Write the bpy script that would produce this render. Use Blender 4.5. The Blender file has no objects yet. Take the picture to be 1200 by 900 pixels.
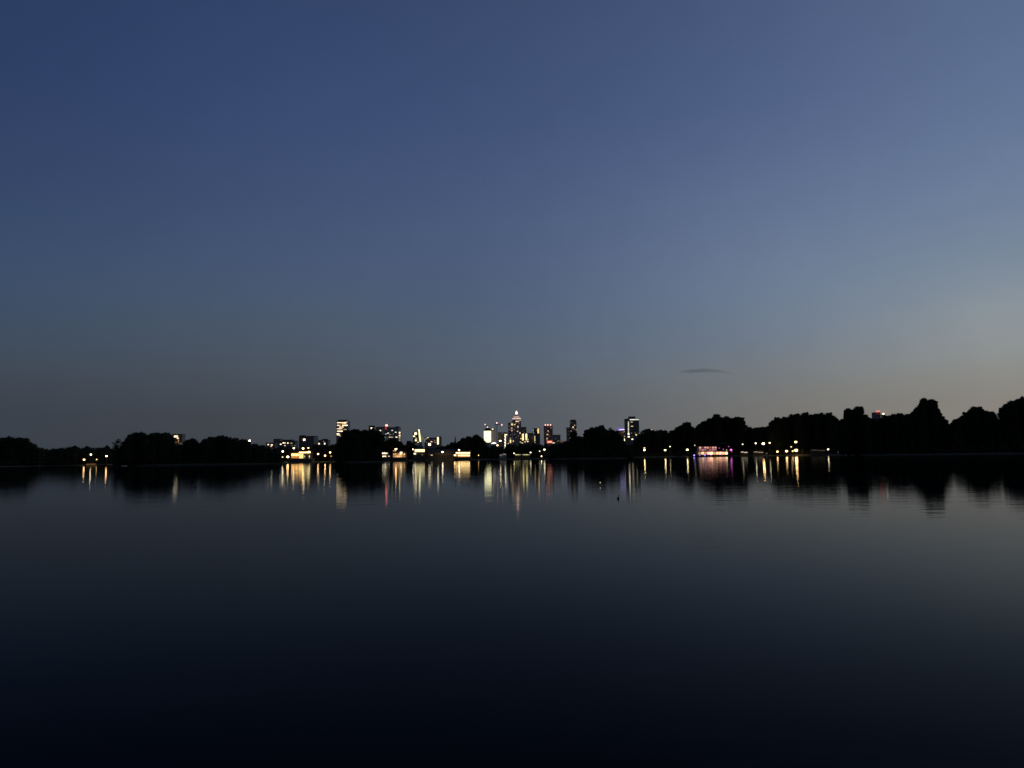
# Dusk over a city lake: still water, black tree silhouettes, lit pavilions on the far bank, skyline behind.
import bpy, math, random
from mathutils import Vector, Matrix

sc = bpy.context.scene
COL = sc.collection
R = math.radians
random.seed(7)

# ------------------------------------------------------------------ camera
F = 906.0                       # focal length in pixels of a 1200 px wide frame
CAMZ = 1.8
PITCH = math.atan(86.07 / F)
ROLL = math.atan(0.0143)
cam = bpy.data.cameras.new('camera')
cam.sensor_width = 36.0
cam.lens = 36.0 * F / 1200.0
cam.clip_start = 0.1
cam.clip_end = 40000.0
cam_o = bpy.data.objects.new('camera', cam)
COL.objects.link(cam_o)
ROT = Matrix.Rotation(math.pi / 2 + PITCH, 4, 'X') @ Matrix.Rotation(-ROLL, 4, 'Z')
cam_o.matrix_world = Matrix.Translation((0, 0, CAMZ)) @ ROT
sc.camera = cam_o


def ray(px, py):
    return (ROT.to_3x3() @ Vector(((px - 600) / F, (450 - py) / F, -1.0))).normalized()


def at(px, py, y):
    """World point seen in direction (px, py) of the survey picture, y metres ahead."""
    d = ray(px, py)
    return Vector((0, 0, CAMZ)) + d * (y / d.y)


def hor(px):
    return 536.07 - 0.0143 * (px - 600)


def gx(px, y):
    """World x of the ground under column px at depth y."""
    return at(px, hor(px), y).x


# ------------------------------------------------------------------ materials
_M = {}


def new_mat(name):
    m = bpy.data.materials.new(name)
    m.use_nodes = True
    nt = m.node_tree
    for n in list(nt.nodes):
        nt.nodes.remove(n)
    out = nt.nodes.new('ShaderNodeOutputMaterial')
    return m, nt, out


def surf(name, color, rough=0.8, scale=1.5, var=0.35, metal=0.0, bump=0.0):
    """Principled surface with noise-driven variation of its own colour."""
    if name in _M:
        return _M[name]
    m, nt, out = new_mat(name)
    p = nt.nodes.new('ShaderNodeBsdfPrincipled')
    tc = nt.nodes.new('ShaderNodeTexCoord')
    nz = nt.nodes.new('ShaderNodeTexNoise')
    nz.inputs['Scale'].default_value = scale
    nz.inputs['Detail'].default_value = 5
    rp = nt.nodes.new('ShaderNodeValToRGB')
    rp.color_ramp.elements[0].position = 0.3
    rp.color_ramp.elements[1].position = 0.72
    rp.color_ramp.elements[0].color = tuple(c * (1 - var) for c in color) + (1,)
    rp.color_ramp.elements[1].color = tuple(min(1, c * (1 + var)) for c in color) + (1,)
    nt.links.new(tc.outputs['Object'], nz.inputs['Vector'])
    nt.links.new(nz.outputs['Fac'], rp.inputs['Fac'])
    nt.links.new(rp.outputs['Color'], p.inputs['Base Color'])
    p.inputs['Roughness'].default_value = rough
    p.inputs['Metallic'].default_value = metal
    if bump:
        b = nt.nodes.new('ShaderNodeBump')
        b.inputs['Strength'].default_value = bump
        nt.links.new(nz.outputs['Fac'], b.inputs['Height'])
        nt.links.new(b.outputs['Normal'], p.inputs['Normal'])
    nt.links.new(p.outputs[0], out.inputs['Surface'])
    _M[name] = m
    return m


def glow(color, strength, uneven=0.0, scale=0.6):
    """A lit window, lamp, lit panel or floodlit face: gives off light, a little unevenly like a lived-in room."""
    key = ('glow', color, strength, uneven, scale)
    if key in _M:
        return _M[key]
    m, nt, out = new_mat('lit_surface')
    e = nt.nodes.new('ShaderNodeEmission')
    e.inputs['Color'].default_value = color + (1,)
    e.inputs['Strength'].default_value = strength
    if uneven:
        tc = nt.nodes.new('ShaderNodeTexCoord')
        nz = nt.nodes.new('ShaderNodeTexNoise')
        nz.inputs['Scale'].default_value = scale
        nz.inputs['Detail'].default_value = 3
        mr = nt.nodes.new('ShaderNodeMapRange')
        mr.inputs['From Min'].default_value = 0.3
        mr.inputs['From Max'].default_value = 0.7
        mr.inputs['To Min'].default_value = strength * (1 - uneven)
        mr.inputs['To Max'].default_value = strength * (1 + uneven)
        nt.links.new(tc.outputs['Object'], nz.inputs['Vector'])
        nt.links.new(nz.outputs['Fac'], mr.inputs['Value'])
        nt.links.new(mr.outputs['Result'], e.inputs['Strength'])
    nt.links.new(e.outputs[0], out.inputs['Surface'])
    _M[key] = m
    return m


WARM = (1.0, 0.58, 0.21)
WHITE = (1.0, 0.80, 0.50)
COLD = (0.93, 1.0, 0.92)
PINK = (1.0, 0.68, 0.47)
YELL = (1.0, 0.80, 0.34)
ORNG = (1.0, 0.50, 0.14)
RED = (1.0, 0.13, 0.08)
VIOL = (0.40, 0.28, 1.0)
MAGE = (1.0, 0.18, 0.75)
GREN = (0.55, 1.0, 0.75)

M_CONC = surf('concrete', (0.45, 0.40, 0.37), 0.85, 0.05, 0.25)
M_BRICK = surf('brown_brick', (0.40, 0.30, 0.26), 0.9, 0.08, 0.3)
M_DARK = surf('dark_cladding', (0.25, 0.215, 0.20), 0.6, 0.1, 0.25)
M_PALE = surf('pale_render', (0.5, 0.47, 0.43), 0.8, 0.07, 0.2)
M_ROOF = surf('roof_felt', (0.06, 0.06, 0.065), 0.9, 0.4, 0.3)
M_TILE = surf('roof_tiles', (0.22, 0.09, 0.05), 0.8, 1.2, 0.35)
M_STEEL = surf('painted_steel', (0.12, 0.12, 0.13), 0.45, 2.0, 0.15, 0.3)
M_WOOD = surf('weathered_timber', (0.15, 0.115, 0.09), 0.8, 1.6, 0.35)
M_HULL = surf('dark_hull_paint', (0.035, 0.035, 0.05), 0.4, 0.8, 0.3)
M_STONE = surf('bank_stone', (0.15, 0.14, 0.12), 0.85, 0.9, 0.35, 0, 0.3)
M_EARTH = surf('bank_grass_and_earth', (0.055, 0.06, 0.03), 0.95, 0.25, 0.45, 0, 0.3)
M_BARK = surf('bark', (0.075, 0.055, 0.04), 0.95, 3.0, 0.35, 0, 0.4)
M_FEATH = surf('black_feathers', (0.012, 0.012, 0.014), 0.7, 30.0, 0.3)
M_BILL = surf('white_bill', (0.6, 0.58, 0.52), 0.5, 40.0, 0.1)
M_FLOAT = surf('float_plastic', (0.05, 0.05, 0.05), 0.4, 12.0, 0.2)


def foliage_mat(name, a, b):
    m, nt, out = new_mat(name)
    p = nt.nodes.new('ShaderNodeBsdfPrincipled')
    p.inputs['Roughness'].default_value = 0.8
    p.inputs['Specular IOR Level'].default_value = 0.15
    tc = nt.nodes.new('ShaderNodeTexCoord')
    nz = nt.nodes.new('ShaderNodeTexNoise')
    nz.inputs['Scale'].default_value = 7
    nz.inputs['Detail'].default_value = 4
    oi = nt.nodes.new('ShaderNodeObjectInfo')
    ad = nt.nodes.new('ShaderNodeMath')
    ad.operation = 'MULTIPLY_ADD'
    ad.inputs[1].default_value = 0.4
    rp = nt.nodes.new('ShaderNodeValToRGB')
    rp.color_ramp.elements[0].position = 0.35
    rp.color_ramp.elements[1].position = 1.0
    rp.color_ramp.elements[0].color = a + (1,)
    rp.color_ramp.elements[1].color = b + (1,)
    nt.links.new(tc.outputs['Object'], nz.inputs['Vector'])
    nt.links.new(oi.outputs['Random'], ad.inputs[0])
    nt.links.new(nz.outputs['Fac'], ad.inputs[2])
    nt.links.new(ad.outputs[0], rp.inputs['Fac'])
    nt.links.new(rp.outputs['Color'], p.inputs['Base Color'])
    nt.links.new(p.outputs[0], out.inputs['Surface'])
    return m


M_LEAF = foliage_mat('leaves', (0.018, 0.026, 0.012), (0.046, 0.058, 0.026))
M_NEEDLE = foliage_mat('needles', (0.016, 0.026, 0.016), (0.035, 0.05, 0.03))
M_REED = foliage_mat('reeds_and_brush', (0.03, 0.034, 0.016), (0.06, 0.06, 0.032))


# ------------------------------------------------------------------ mesh builder
class MB:
    def __init__(self):
        self.v, self.f = [], []

    def add(self, vs, fs):
        o = len(self.v)
        self.v += [tuple(p) for p in vs]
        self.f += [tuple(i + o for i in f) for f in fs]
        return self

    def box(self, x0, x1, y0, y1, z0, z1):
        return self.add([(x0, y0, z0), (x1, y0, z0), (x1, y1, z0), (x0, y1, z0),
                         (x0, y0, z1), (x1, y0, z1), (x1, y1, z1), (x0, y1, z1)],
                        [(0, 3, 2, 1), (4, 5, 6, 7), (0, 1, 5, 4), (1, 2, 6, 5), (2, 3, 7, 6), (3, 0, 4, 7)])

    def frustum(self, x0, x1, y0, y1, z0, X0, X1, Y0, Y1, z1):
        return self.add([(x0, y0, z0), (x1, y0, z0), (x1, y1, z0), (x0, y1, z0),
                         (X0, Y0, z1), (X1, Y0, z1), (X1, Y1, z1), (X0, Y1, z1)],
                        [(0, 3, 2, 1), (4, 5, 6, 7), (0, 1, 5, 4), (1, 2, 6, 5), (2, 3, 7, 6), (3, 0, 4, 7)])

    def tube(self, pts, radii, n=8):
        pts = [Vector(p) for p in pts]
        rings = []
        for i, p in enumerate(pts):
            a = pts[max(0, i - 1)]
            b = pts[min(len(pts) - 1, i + 1)]
            t = (b - a).normalized()
            s = Vector((0, 0, 1)) if abs(t.z) < 0.9 else Vector((1, 0, 0))
            u = t.cross(s).normalized()
            w = t.cross(u).normalized()
            r = radii[i] if isinstance(radii, (list, tuple)) else radii
            rings.append([p + (u * math.cos(k * math.tau / n) + w * math.sin(k * math.tau / n)) * r for k in range(n)])
        vs = [q for g in rings for q in g]
        fs = []
        for i in range(len(pts) - 1):
            for k in range(n):
                fs.append((i * n + k, i * n + (k + 1) % n, (i + 1) * n + (k + 1) % n, (i + 1) * n + k))
        fs.append(tuple(range(n))[::-1])
        fs.append(tuple((len(pts) - 1) * n + k for k in range(n)))
        return self.add(vs, fs)

    def ball(self, c, rx, ry, rz, n=12, m=8):
        vs, fs = [], []
        for i in range(m + 1):
            th = math.pi * i / m
            for k in range(n):
                ph = math.tau * k / n
                vs.append((c[0] + rx * math.sin(th) * math.cos(ph), c[1] + ry * math.sin(th) * math.sin(ph), c[2] + rz * math.cos(th)))
        for i in range(m):
            for k in range(n):
                fs.append((i * n + k, (i + 1) * n + k, (i + 1) * n + (k + 1) % n, i * n + (k + 1) % n))
        return self.add(vs, fs)

    def lathe(self, prof, n=16, cx=0, cy=0):
        vs, fs = [], []
        for r, z in prof:
            for k in range(n):
                vs.append((cx + r * math.cos(math.tau * k / n), cy + r * math.sin(math.tau * k / n), z))
        for i in range(len(prof) - 1):
            for k in range(n):
                fs.append((i * n + k, i * n + (k + 1) % n, (i + 1) * n + (k + 1) % n, (i + 1) * n + k))
        fs.append(tuple(range(n))[::-1])
        fs.append(tuple((len(prof) - 1) * n + k for k in range(n)))
        return self.add(vs, fs)

    def build(self, name, mat, parent=None, smooth=False):
        me = bpy.data.meshes.new(name)
        me.from_pydata(self.v, [], self.f)
        me.materials.append(mat)
        if smooth:
            me.polygons.foreach_set('use_smooth', [True] * len(me.polygons))
        me.update()
        o = bpy.data.objects.new(name, me)
        COL.objects.link(o)
        if parent:
            o.parent = parent
        return o


def tag(o, label=None, cat=None, group=None, kind=None):
    if label:
        o['label'] = label
    if cat:
        o['category'] = cat
    if group:
        o['group'] = group
    if kind:
        o['kind'] = kind
    return o


def thing(name, label, cat, loc, group=None, rz=0.0):
    o = bpy.data.objects.new(name, None)
    o.empty_display_size = 0.5
    COL.objects.link(o)
    o.location = loc
    o.rotation_euler = (0, 0, rz)
    return tag(o, label, cat, group)


# ------------------------------------------------------------------ sky
world = bpy.data.worlds.new('World')
sc.world = world
world.use_nodes = True
nt = world.node_tree
N, L = nt.nodes, nt.links
bg = N['Background']
tc = N.new('ShaderNodeTexCoord')
sep = N.new('ShaderNodeSeparateXYZ')
L.new(tc.outputs['Generated'], sep.inputs[0])


def wmath(op, a, b=None):
    n = N.new('ShaderNodeMath')
    n.operation = op
    for i, s in enumerate((a, b)):
        if s is None:
            continue
        if isinstance(s, (int, float)):
            n.inputs[i].default_value = s
        else:
            L.new(s, n.inputs[i])
    return n.outputs[0]


ELMAX = 40.0
elev = wmath('DIVIDE', wmath('ARCSINE', sep.outputs['Z']), R(ELMAX))
azim = wmath('ARCTAN2', sep.outputs['X'], sep.outputs['Y'])


def lin(c):
    c /= 255.0
    return c / 12.92 if c <= 0.04045 else ((c + 0.055) / 1.055) ** 2.4


# dusk sky: colour by height above the horizon for five compass directions, bright towards the set sun on the right
SKY = [
    (20,   [(0, (43, 61, 97)), (125, (49, 66, 103)), (250, (56, 74, 105)), (333, (62, 79, 105)), (390, (64, 78, 96)), (440, (64, 72, 84)), (490, (59, 65, 74))]),
    (310,  [(0, (51, 68, 106)), (150, (58, 76, 113)), (250, (65, 82, 115)), (310, (70, 87, 116)), (370, (74, 88, 107)), (430, (74, 83, 95)), (490, (67, 72, 79))]),
    (600,  [(0, (59, 76, 112)), (150, (67, 84, 121)), (270, (77, 94, 126)), (360, (83, 98, 122)), (430, (87, 98, 112)), (480, (83, 89, 97))]),
    (900,  [(0, (73, 90, 126)), (130, (82, 99, 136)), (250, (98, 115, 145)), (330, (108, 124, 147)), (400, (113, 124, 138)), (450, (118, 121, 122)), (490, (117, 115, 112))]),
    (1180, [(0, (89, 107, 140)), (130, (99, 117, 149)), (237, (111, 129, 154)), (310, (125, 139, 155)), (360, (140, 149, 155)), (410, (143, 147, 147)), (460, (137, 133, 126))]),
]


def spline(xs, ys, x):
    """Monotone-ish cubic through the survey values, held constant outside."""
    if x <= xs[0]:
        return ys[0]
    if x >= xs[-1]:
        return ys[-1]
    k = max(i for i in range(len(xs) - 1) if xs[i] <= x)
    h = xs[k + 1] - xs[k]
    t = (x - xs[k]) / h

    def slope(i):
        if i == 0:
            return (ys[1] - ys[0]) / (xs[1] - xs[0])
        if i == len(xs) - 1:
            return (ys[-1] - ys[-2]) / (xs[-1] - xs[-2])
        return (ys[i + 1] - ys[i - 1]) / (xs[i + 1] - xs[i - 1])
    m0, m1 = slope(k) * h, slope(k + 1) * h
    return ((2 * t ** 3 - 3 * t ** 2 + 1) * ys[k] + (t ** 3 - 2 * t ** 2 + t) * m0 + (-2 * t ** 3 + 3 * t ** 2) * ys[k + 1] + (t ** 3 - t ** 2) * m1)


def sky_column(stops, el):
    pts = sorted((math.degrees(math.asin(ray(px_, py_).z)), c) for px_, py_, c in stops)
    return tuple(spline([p[0] for p in pts], [p[1][k] for p in pts], el) for k in range(3))


SURVEY = [[(px, py, c) for py, c in st] for px, st in SKY]
AZ0 = [math.degrees(math.atan2(ray(px, 300).x, ray(px, 300).y)) for px, _ in SKY]
ELS = [0, 1, 2, 3.2, 4.5, 6, 7.5, 9, 11, 13, 15, 18, 21, 24, 27, 30, 34, 40]


def sky_srgb(az, el):
    col = [sky_column(st, el) for st in SURVEY]
    c = tuple(spline(AZ0, [q[k] for q in col], az) for k in range(3))
    lo = 1 - 0.05 * max(0, 1 - el / 2.0)
    hi = 1 - 0.10 * max(0, (el - 30) / 10.0)
    return tuple(k * lo * hi for k in c)


# brightest round the set sun on the right, fading to the night side behind
AZS = [(a, a, 1.0) for a in (-34, -28, -22, -16, -10, -4, 2, 8, 14, 20, 26, 32)] + [(-180, -34, .42), (-120, -34, .46), (-70, -34, .65), (-46, -34, .85), (48, 32, 1.12), (70, 32, 1.15), (110, 32, .5), (150, 32, .25), (180, -34, .42)]
cols = []
for az, src, gain in sorted(AZS):
    rp = N.new('ShaderNodeValToRGB')
    cr = rp.color_ramp
    while len(cr.elements) < len(ELS):
        cr.elements.new(0.5)
    for e, el in zip(cr.elements, ELS):
        e.position = el / ELMAX
        e.color = tuple(lin(k) * gain for k in sky_srgb(src, el)) + (1,)
    L.new(elev, rp.inputs['Fac'])
    cols.append((R(az), rp.outputs['Color']))
cur = cols[0][1]
for (a0, _), (a1, c1) in zip(cols, cols[1:]):
    mr = N.new('ShaderNodeMapRange')
    mr.inputs['From Min'].default_value = a0
    mr.inputs['From Max'].default_value = a1
    L.new(azim, mr.inputs['Value'])
    mx = N.new('ShaderNodeMix')
    mx.data_type = 'RGBA'
    L.new(mr.outputs['Result'], mx.inputs['Factor'])
    L.new(cur, mx.inputs['A'])
    L.new(c1, mx.inputs['B'])
    cur = mx.outputs['Result']
# faint unevenness of the evening air
nz = N.new('ShaderNodeTexNoise')
nz.inputs['Scale'].default_value = 26
nz.inputs['Detail'].default_value = 6
nz.inputs['Roughness'].default_value = 0.65
L.new(tc.outputs['Generated'], nz.inputs['Vector'])
mr = N.new('ShaderNodeMapRange')
mr.inputs['To Min'].default_value = 0.955
mr.inputs['To Max'].default_value = 1.045
L.new(nz.outputs['Fac'], mr.inputs['Value'])
mul = N.new('ShaderNodeVectorMath')
mul.operation = 'SCALE'
L.new(cur, mul.inputs[0])
L.new(mr.outputs['Result'], mul.inputs['Scale'])
# the last scattered sunlight of the sun that has set on the right
nis = N.new('ShaderNodeTexSky')
nis.sky_type = 'NISHITA'
nis.sun_disc = False
nis.sun_elevation = R(-4)
nis.sun_rotation = R(62)
ns = N.new('ShaderNodeVectorMath')
ns.operation = 'SCALE'
ns.inputs['Scale'].default_value = 0.012
L.new(nis.outputs[0], ns.inputs[0])
ad = N.new('ShaderNodeVectorMath')
ad.operation = 'ADD'
L.new(mul.outputs[0], ad.inputs[0])
L.new(ns.outputs[0], ad.inputs[1])
L.new(ad.outputs[0], bg.inputs['Color'])
bg.inputs['Strength'].default_value = 1.0

# ------------------------------------------------------------------ water
m, nt, out = new_mat('lake_water')
fr = nt.nodes.new('ShaderNodeFresnel')
fr.inputs['IOR'].default_value = 1.05
gl = nt.nodes.new('ShaderNodeBsdfAnisotropic')
gl.distribution = 'BECKMANN'
gl.inputs['Color'].default_value = (0.90, 0.95, 1.0, 1)
df = nt.nodes.new('ShaderNodeBsdfDiffuse')
df.inputs['Color'].default_value = (0.002, 0.004, 0.008, 1)
mixs = nt.nodes.new('ShaderNodeMixShader')
tcw = nt.nodes.new('ShaderNodeTexCoord')


def streaks(sx, sy, lo, hi, amount):
    mp = nt.nodes.new('ShaderNodeMapping')
    mp.inputs['Scale'].default_value = (sx, sy, 1)
    n = nt.nodes.new('ShaderNodeTexNoise')
    n.inputs['Scale'].default_value = 1.0
    n.inputs['Detail'].default_value = 3
    r = nt.nodes.new('ShaderNodeMapRange')
    r.interpolation_type = 'SMOOTHSTEP'
    r.inputs['From Min'].default_value = lo
    r.inputs['From Max'].default_value = hi
    r.inputs['To Max'].default_value = amount
    nt.links.new(tcw.outputs['Object'], mp.inputs['Vector'])
    nt.links.new(mp.outputs[0], n.inputs['Vector'])
    nt.links.new(n.outputs['Fac'], r.inputs['Value'])
    return r.outputs['Result']


s1 = streaks(0.012, 0.05, 0.42, 0.75, 0.025)      # breeze patches
s2 = streaks(0.035, 0.5, 0.62, 0.74, 0.055)        # thin ruffled lines
a1 = nt.nodes.new('ShaderNodeMath')
a1.operation = 'ADD'
nt.links.new(s1, a1.inputs[0])
nt.links.new(s2, a1.inputs[1])
a2 = nt.nodes.new('ShaderNodeMath')
a2.operation = 'ADD'
a2.inputs[1].default_value = 0.052
nt.links.new(a1.outputs[0], a2.inputs[0])
nt.links.new(a2.outputs[0], gl.inputs['Roughness'])
mpr = nt.nodes.new('ShaderNodeMapping')
mpr.inputs['Scale'].default_value = (0.5, 1.3, 1)
nzr = nt.nodes.new('ShaderNodeTexNoise')
nzr.inputs['Scale'].default_value = 1.0
nzr.inputs['Detail'].default_value = 4
nzr.inputs['Roughness'].default_value = 0.5
bmp = nt.nodes.new('ShaderNodeBump')
bmp.inputs['Strength'].default_value = 1.0
bmp.inputs['Distance'].default_value = 0.006
nt.links.new(tcw.outputs['Object'], mpr.inputs['Vector'])
nt.links.new(mpr.outputs[0], nzr.inputs['Vector'])
nt.links.new(nzr.outputs['Fac'], bmp.inputs['Height'])
nt.links.new(bmp.outputs['Normal'], gl.inputs['Normal'])
nt.links.new(fr.outputs[0], mixs.inputs[0])
nt.links.new(df.outputs[0], mixs.inputs[1])
nt.links.new(gl.outputs[0], mixs.inputs[2])
nt.links.new(mixs.outputs[0], out.inputs['Surface'])
mb = MB()
ys = [-200, -20, 0, 20, 60, 150, 400, 800, 1600, 4000, 12000]
xs = [-9000, -2500, -900, -300, -80, 0, 80, 300, 900, 2500, 9000]
vs = [(x, y, 0) for y in ys for x in xs]
fs = [(j * 11 + i, j * 11 + i + 1, j * 11 + i + 12, j * 11 + i + 11) for j in range(10) for i in range(10)]
tag(mb.add(vs, fs).build('water', m), kind='structure')

# ------------------------------------------------------------------ land round the lake
SH = [(-900, 520), (-400, 600), (0, 670), (36, 690), (52, 760), (330, 715), (560, 715), (700, 760), (745, 750), (830, 716), (905, 660),
      (975, 590), (1010, 440), (1080, 415), (1200, 385), (1500, 320), (2100, 260)]


def shore(px):
    for (a, da), (b, db) in zip(SH, SH[1:]):
        if px <= b:
            return da + (db - da) * max(0, (px - a)) / (b - a)
    return SH[-1][1]


rows = [(-4, -0.9), (0, -0.03), (0.8, 0.35), (2.5, 0.6), (12, 0.85), (60, 1.0), (400, 1.1), (3000, 1.3), (16000, 1.5)]
pxs = list(range(-900, 2101, 10))
rnd = random.Random(3)
vs = []
for px in pxs:
    j = rnd.uniform(-1.2, 1.2)
    for dy, z in rows:
        y = shore(px) + dy + j
        vs.append(((px - 600) / F * y, y, z + (rnd.uniform(-0.08, 0.12) if 0.5 < dy < 100 else 0)))
nr = len(rows)
fs = [(i * nr + k, (i + 1) * nr + k, (i + 1) * nr + k + 1, i * nr + k + 1) for i in range(len(pxs) - 1) for k in range(nr - 1)]
tag(MB().add(vs, fs).build('ground', M_EARTH, smooth=True), kind='structure')

# pale stone edging along parts of the bank
mb = MB()
for a, b in ((-200, 94), (640, 700), (742, 812), (958, 1220)):
    for px in range(a, b, 3):
        y0, y1 = shore(px) - 1.3, shore(px + 3) - 1.3
        x0, x1 = (px - 600) / F * y0, (px + 2.97 - 600) / F * y1
        z = 0.30 + rnd.uniform(-0.06, 0.06)
        mb.add([(x0, y0, -0.2), (x1, y1, -0.2), (x1, y1 + 0.9, -0.2), (x0, y0 + 0.9, -0.2), (x0, y0, z), (x1, y1, z), (x1, y1 + 0.9, z + .05), (x0, y0 + 0.9, z + .05)],
               [(0, 1, 5, 4), (1, 2, 6, 5), (2, 3, 7, 6), (3, 0, 4, 7), (4, 5, 6, 7)])
tag(mb.build('bank_edging', M_STONE), kind='structure')


def island(px0, px1, y, deep):
    x0, x1 = gx(px0, y), gx(px1, y)
    cx, rx = (x0 + x1) / 2, (x1 - x0) / 2
    n = 64
    vs = [(cx, y + deep / 2, 0.9)]
    prof = [(0.8, 0.8), (0.96, 0.5), (1.0, 0.25), (1.03, -0.5)]
    for r, z in prof:
        for k in range(n):
            a = math.tau * k / n
            w = r * (1 + 0.04 * math.sin(5 * a + px0) + 0.025 * math.sin(11 * a))
            sx = math.copysign(abs(math.cos(a)) ** 0.7, math.cos(a))
            vs.append((cx + rx * w * sx, y + deep / 2 + deep / 2 * w * math.sin(a), z))
    fs = [(0, 1 + k, 1 + (k + 1) % n) for k in range(n)]
    for i in range(len(prof) - 1):
        for k in range(n):
            fs.append((1 + i * n + k, 1 + (i + 1) * n + k, 1 + (i + 1) * n + (k + 1) % n, 1 + i * n + (k + 1) % n))
    tag(MB().add(vs, fs).build('island', M_EARTH, smooth=True), kind='structure')


island(132, 332, 440, 40)
island(394, 452, 490, 40)
island(640, 742, 540, 44)

# ------------------------------------------------------------------ trees


def crown_lobes(kind, a, rnd):
    """Leafy masses of a crown one unit wide and one unit tall; a = width / height, so that each mass is round in the real tree."""
    j = lambda q: rnd.uniform(-q, q)
    lb = []
    L_ = lambda x, y, z, r: lb.append((x, y, z, r, r * a * .92))
    if kind == 'conifer':
        for i in range(11):
            z = .10 + .085 * i
            lb.append((j(.02), j(.02), z, .45 * (1 - z * .95), .075))
        lb.append((0, 0, .965, .03, .035))
        return lb
    if kind == 'open':
        L_(0, 0, 1 - .17 * a, .17)
        for k in range(int(18 + 8 / a)):
            t = rnd.uniform(0, math.tau)
            r = rnd.uniform(.08, .36)
            L_(r * math.cos(t), r * math.sin(t), rnd.uniform(.2, 1 - .2 * a), rnd.uniform(.10, .19))
        return lb
    if kind in ('dome', 'high'):
        L_(j(.03), j(.03), 1 - .33 * a, .33)
        z, ring = 1 - .48 * a, .22
    elif kind == 'oval':
        L_(j(.03), j(.03), 1 - .22 * a, .22)
        for k in range(4):
            t = k * math.tau / 4 + j(.4)
            L_(.15 * math.cos(t), .15 * math.sin(t), 1 - (.45 + j(.04)) * a, .24)
        z, ring = 1 - .72 * a, .22
    elif kind == 'twin':
        L_(-.22, j(.04), 1 - .25 * a, .25)
        L_(.22, j(.04), 1 - .29 * a, .25)
        z, ring = 1 - .55 * a, .22
    else:
        for k in range(5):
            t = k * math.tau / 5 + j(.5)
            q = rnd.uniform(.15, .21)
            L_(.21 * math.cos(t), .21 * math.sin(t), 1 - (q + (0 if k == 0 else rnd.uniform(0, .16))) * a, q)
        L_(0, 0, 1 - .42 * a, .3)
        z, ring = 1 - .55 * a, .27
    while z > (.08 if kind != 'high' else .62):
        n = 5 if ring < .25 else 6
        for k in range(n):
            t = k * math.tau / n + j(.35)
            q = rnd.uniform(.20, .27)
            L_(ring * math.cos(t), ring * math.sin(t), max(z + j(.06) * a, .06), q)
        L_(0, 0, z, .26)
        ring = min(.29, ring + .03)
        z -= .27 * a
    # lesser boughs pushing out of the main masses
    for x, y, z, r, _ in list(lb):
        for k in range(3):
            d = Vector((rnd.gauss(0, 1), rnd.gauss(0, 1), rnd.gauss(.25, .8))).normalized()
            q = r * rnd.uniform(.26, .44)
            zz = z + d.z * (r - q * .35) * a
            if zz + q * a < 1.0 + .07 * a:
                L_(x + d.x * (r - q * .35), y + d.y * (r - q * .35), zz, q)
    return lb


def clump(c, rh, rv, rnd, n=10, m=7):
    vs, fs = [], []
    for i in range(m + 1):
        th = math.pi * i / m
        for k in range(n):
            ph = math.tau * k / n
            q = rnd.uniform(.80, .97)
            vs.append((c[0] + rh * q * math.sin(th) * math.cos(ph), c[1] + rh * q * math.sin(th) * math.sin(ph), c[2] + rv * q * math.cos(th)))
    for i in range(m):
        for k in range(n):
            fs.append((i * n + k, (i + 1) * n + k, (i + 1) * n + (k + 1) % n, i * n + (k + 1) % n))
    return vs, fs


def make_tree_meshes(kind, a, seed):
    rnd = random.Random(seed)
    lobes = crown_lobes(kind, a, rnd)
    size = .017 + .016 * min(1, max(0, (1.0 - a) / .7))
    n = int(len(lobes) * (75 if kind != 'open' else 150))
    vs, fs = [], []
    wt = [l[3] ** 2 + .004 for l in lobes]
    for _ in range(n):
        cx, cy, cz, rh, rv = rnd.choices(lobes, wt)[0]
        d = Vector((rnd.gauss(0, 1), rnd.gauss(0, 1), rnd.gauss(0, 1))).normalized()
        r = rnd.uniform(.86, 1.0) if rnd.random() < .86 else rnd.uniform(.6, 1.22)
        c = Vector((cx + d.x * rh * r, cy + d.y * rh * r, cz + d.z * rv * r))
        nrm = Vector((rnd.gauss(0, 1), rnd.gauss(0, 1), rnd.gauss(0, 1))).normalized()
        u = nrm.orthogonal().normalized()
        w = nrm.cross(u)
        s = size * rnd.uniform(.55, 1.35)
        o = len(vs)
        for q in (-u * s, -w * s * .6, u * s + nrm * s * .3, w * s * .6):
            vs.append((c.x + q.x, c.y + q.y, c.z + q.z * a))
        fs.append((o, o + 1, o + 2, o + 3))
    cb = MB().add(vs, fs)
    if kind != 'open':
        for l in lobes:
            cb.add(*clump(l[:3], l[3] * .93, l[4] * .93, rnd))
    cm = bpy.data.meshes.new('crown')
    cm.from_pydata(cb.v, [], cb.f)
    cm.materials.append(M_NEEDLE if kind == 'conifer' else M_LEAF)
    t = MB()
    top = .9 if kind == 'conifer' else max(.4, 1 - .7 * a)
    g = .035 / max(a, .35) * .5
    t.tube([(0, 0, -.03), (0.006, 0, .1), (-.006, .004, .3), (.004, 0, top)], [g * 1.4, g, g * .75, g * .25], 8)
    if kind != 'conifer':
        for k in range(7):
            b = k * math.tau / 7 + rnd.uniform(-.4, .4)
            z = rnd.uniform(.2, top * .8)
            r = rnd.uniform(.2, .36)
            t.tube([(0, 0, z), (r * .5 * math.cos(b), r * .5 * math.sin(b), z + .16 * a), (r * math.cos(b), r * math.sin(b), z + .36 * a)], [g * .5, g * .35, g * .12], 6)
    tm = bpy.data.meshes.new('trunk')
    tm.from_pydata(t.v, [], t.f)
    tm.materials.append(M_BARK)
    return cm, tm


PROTO = {}
BINS = (.2, .27, .36, .48, .64, .85, 1.1, 1.5)


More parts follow.
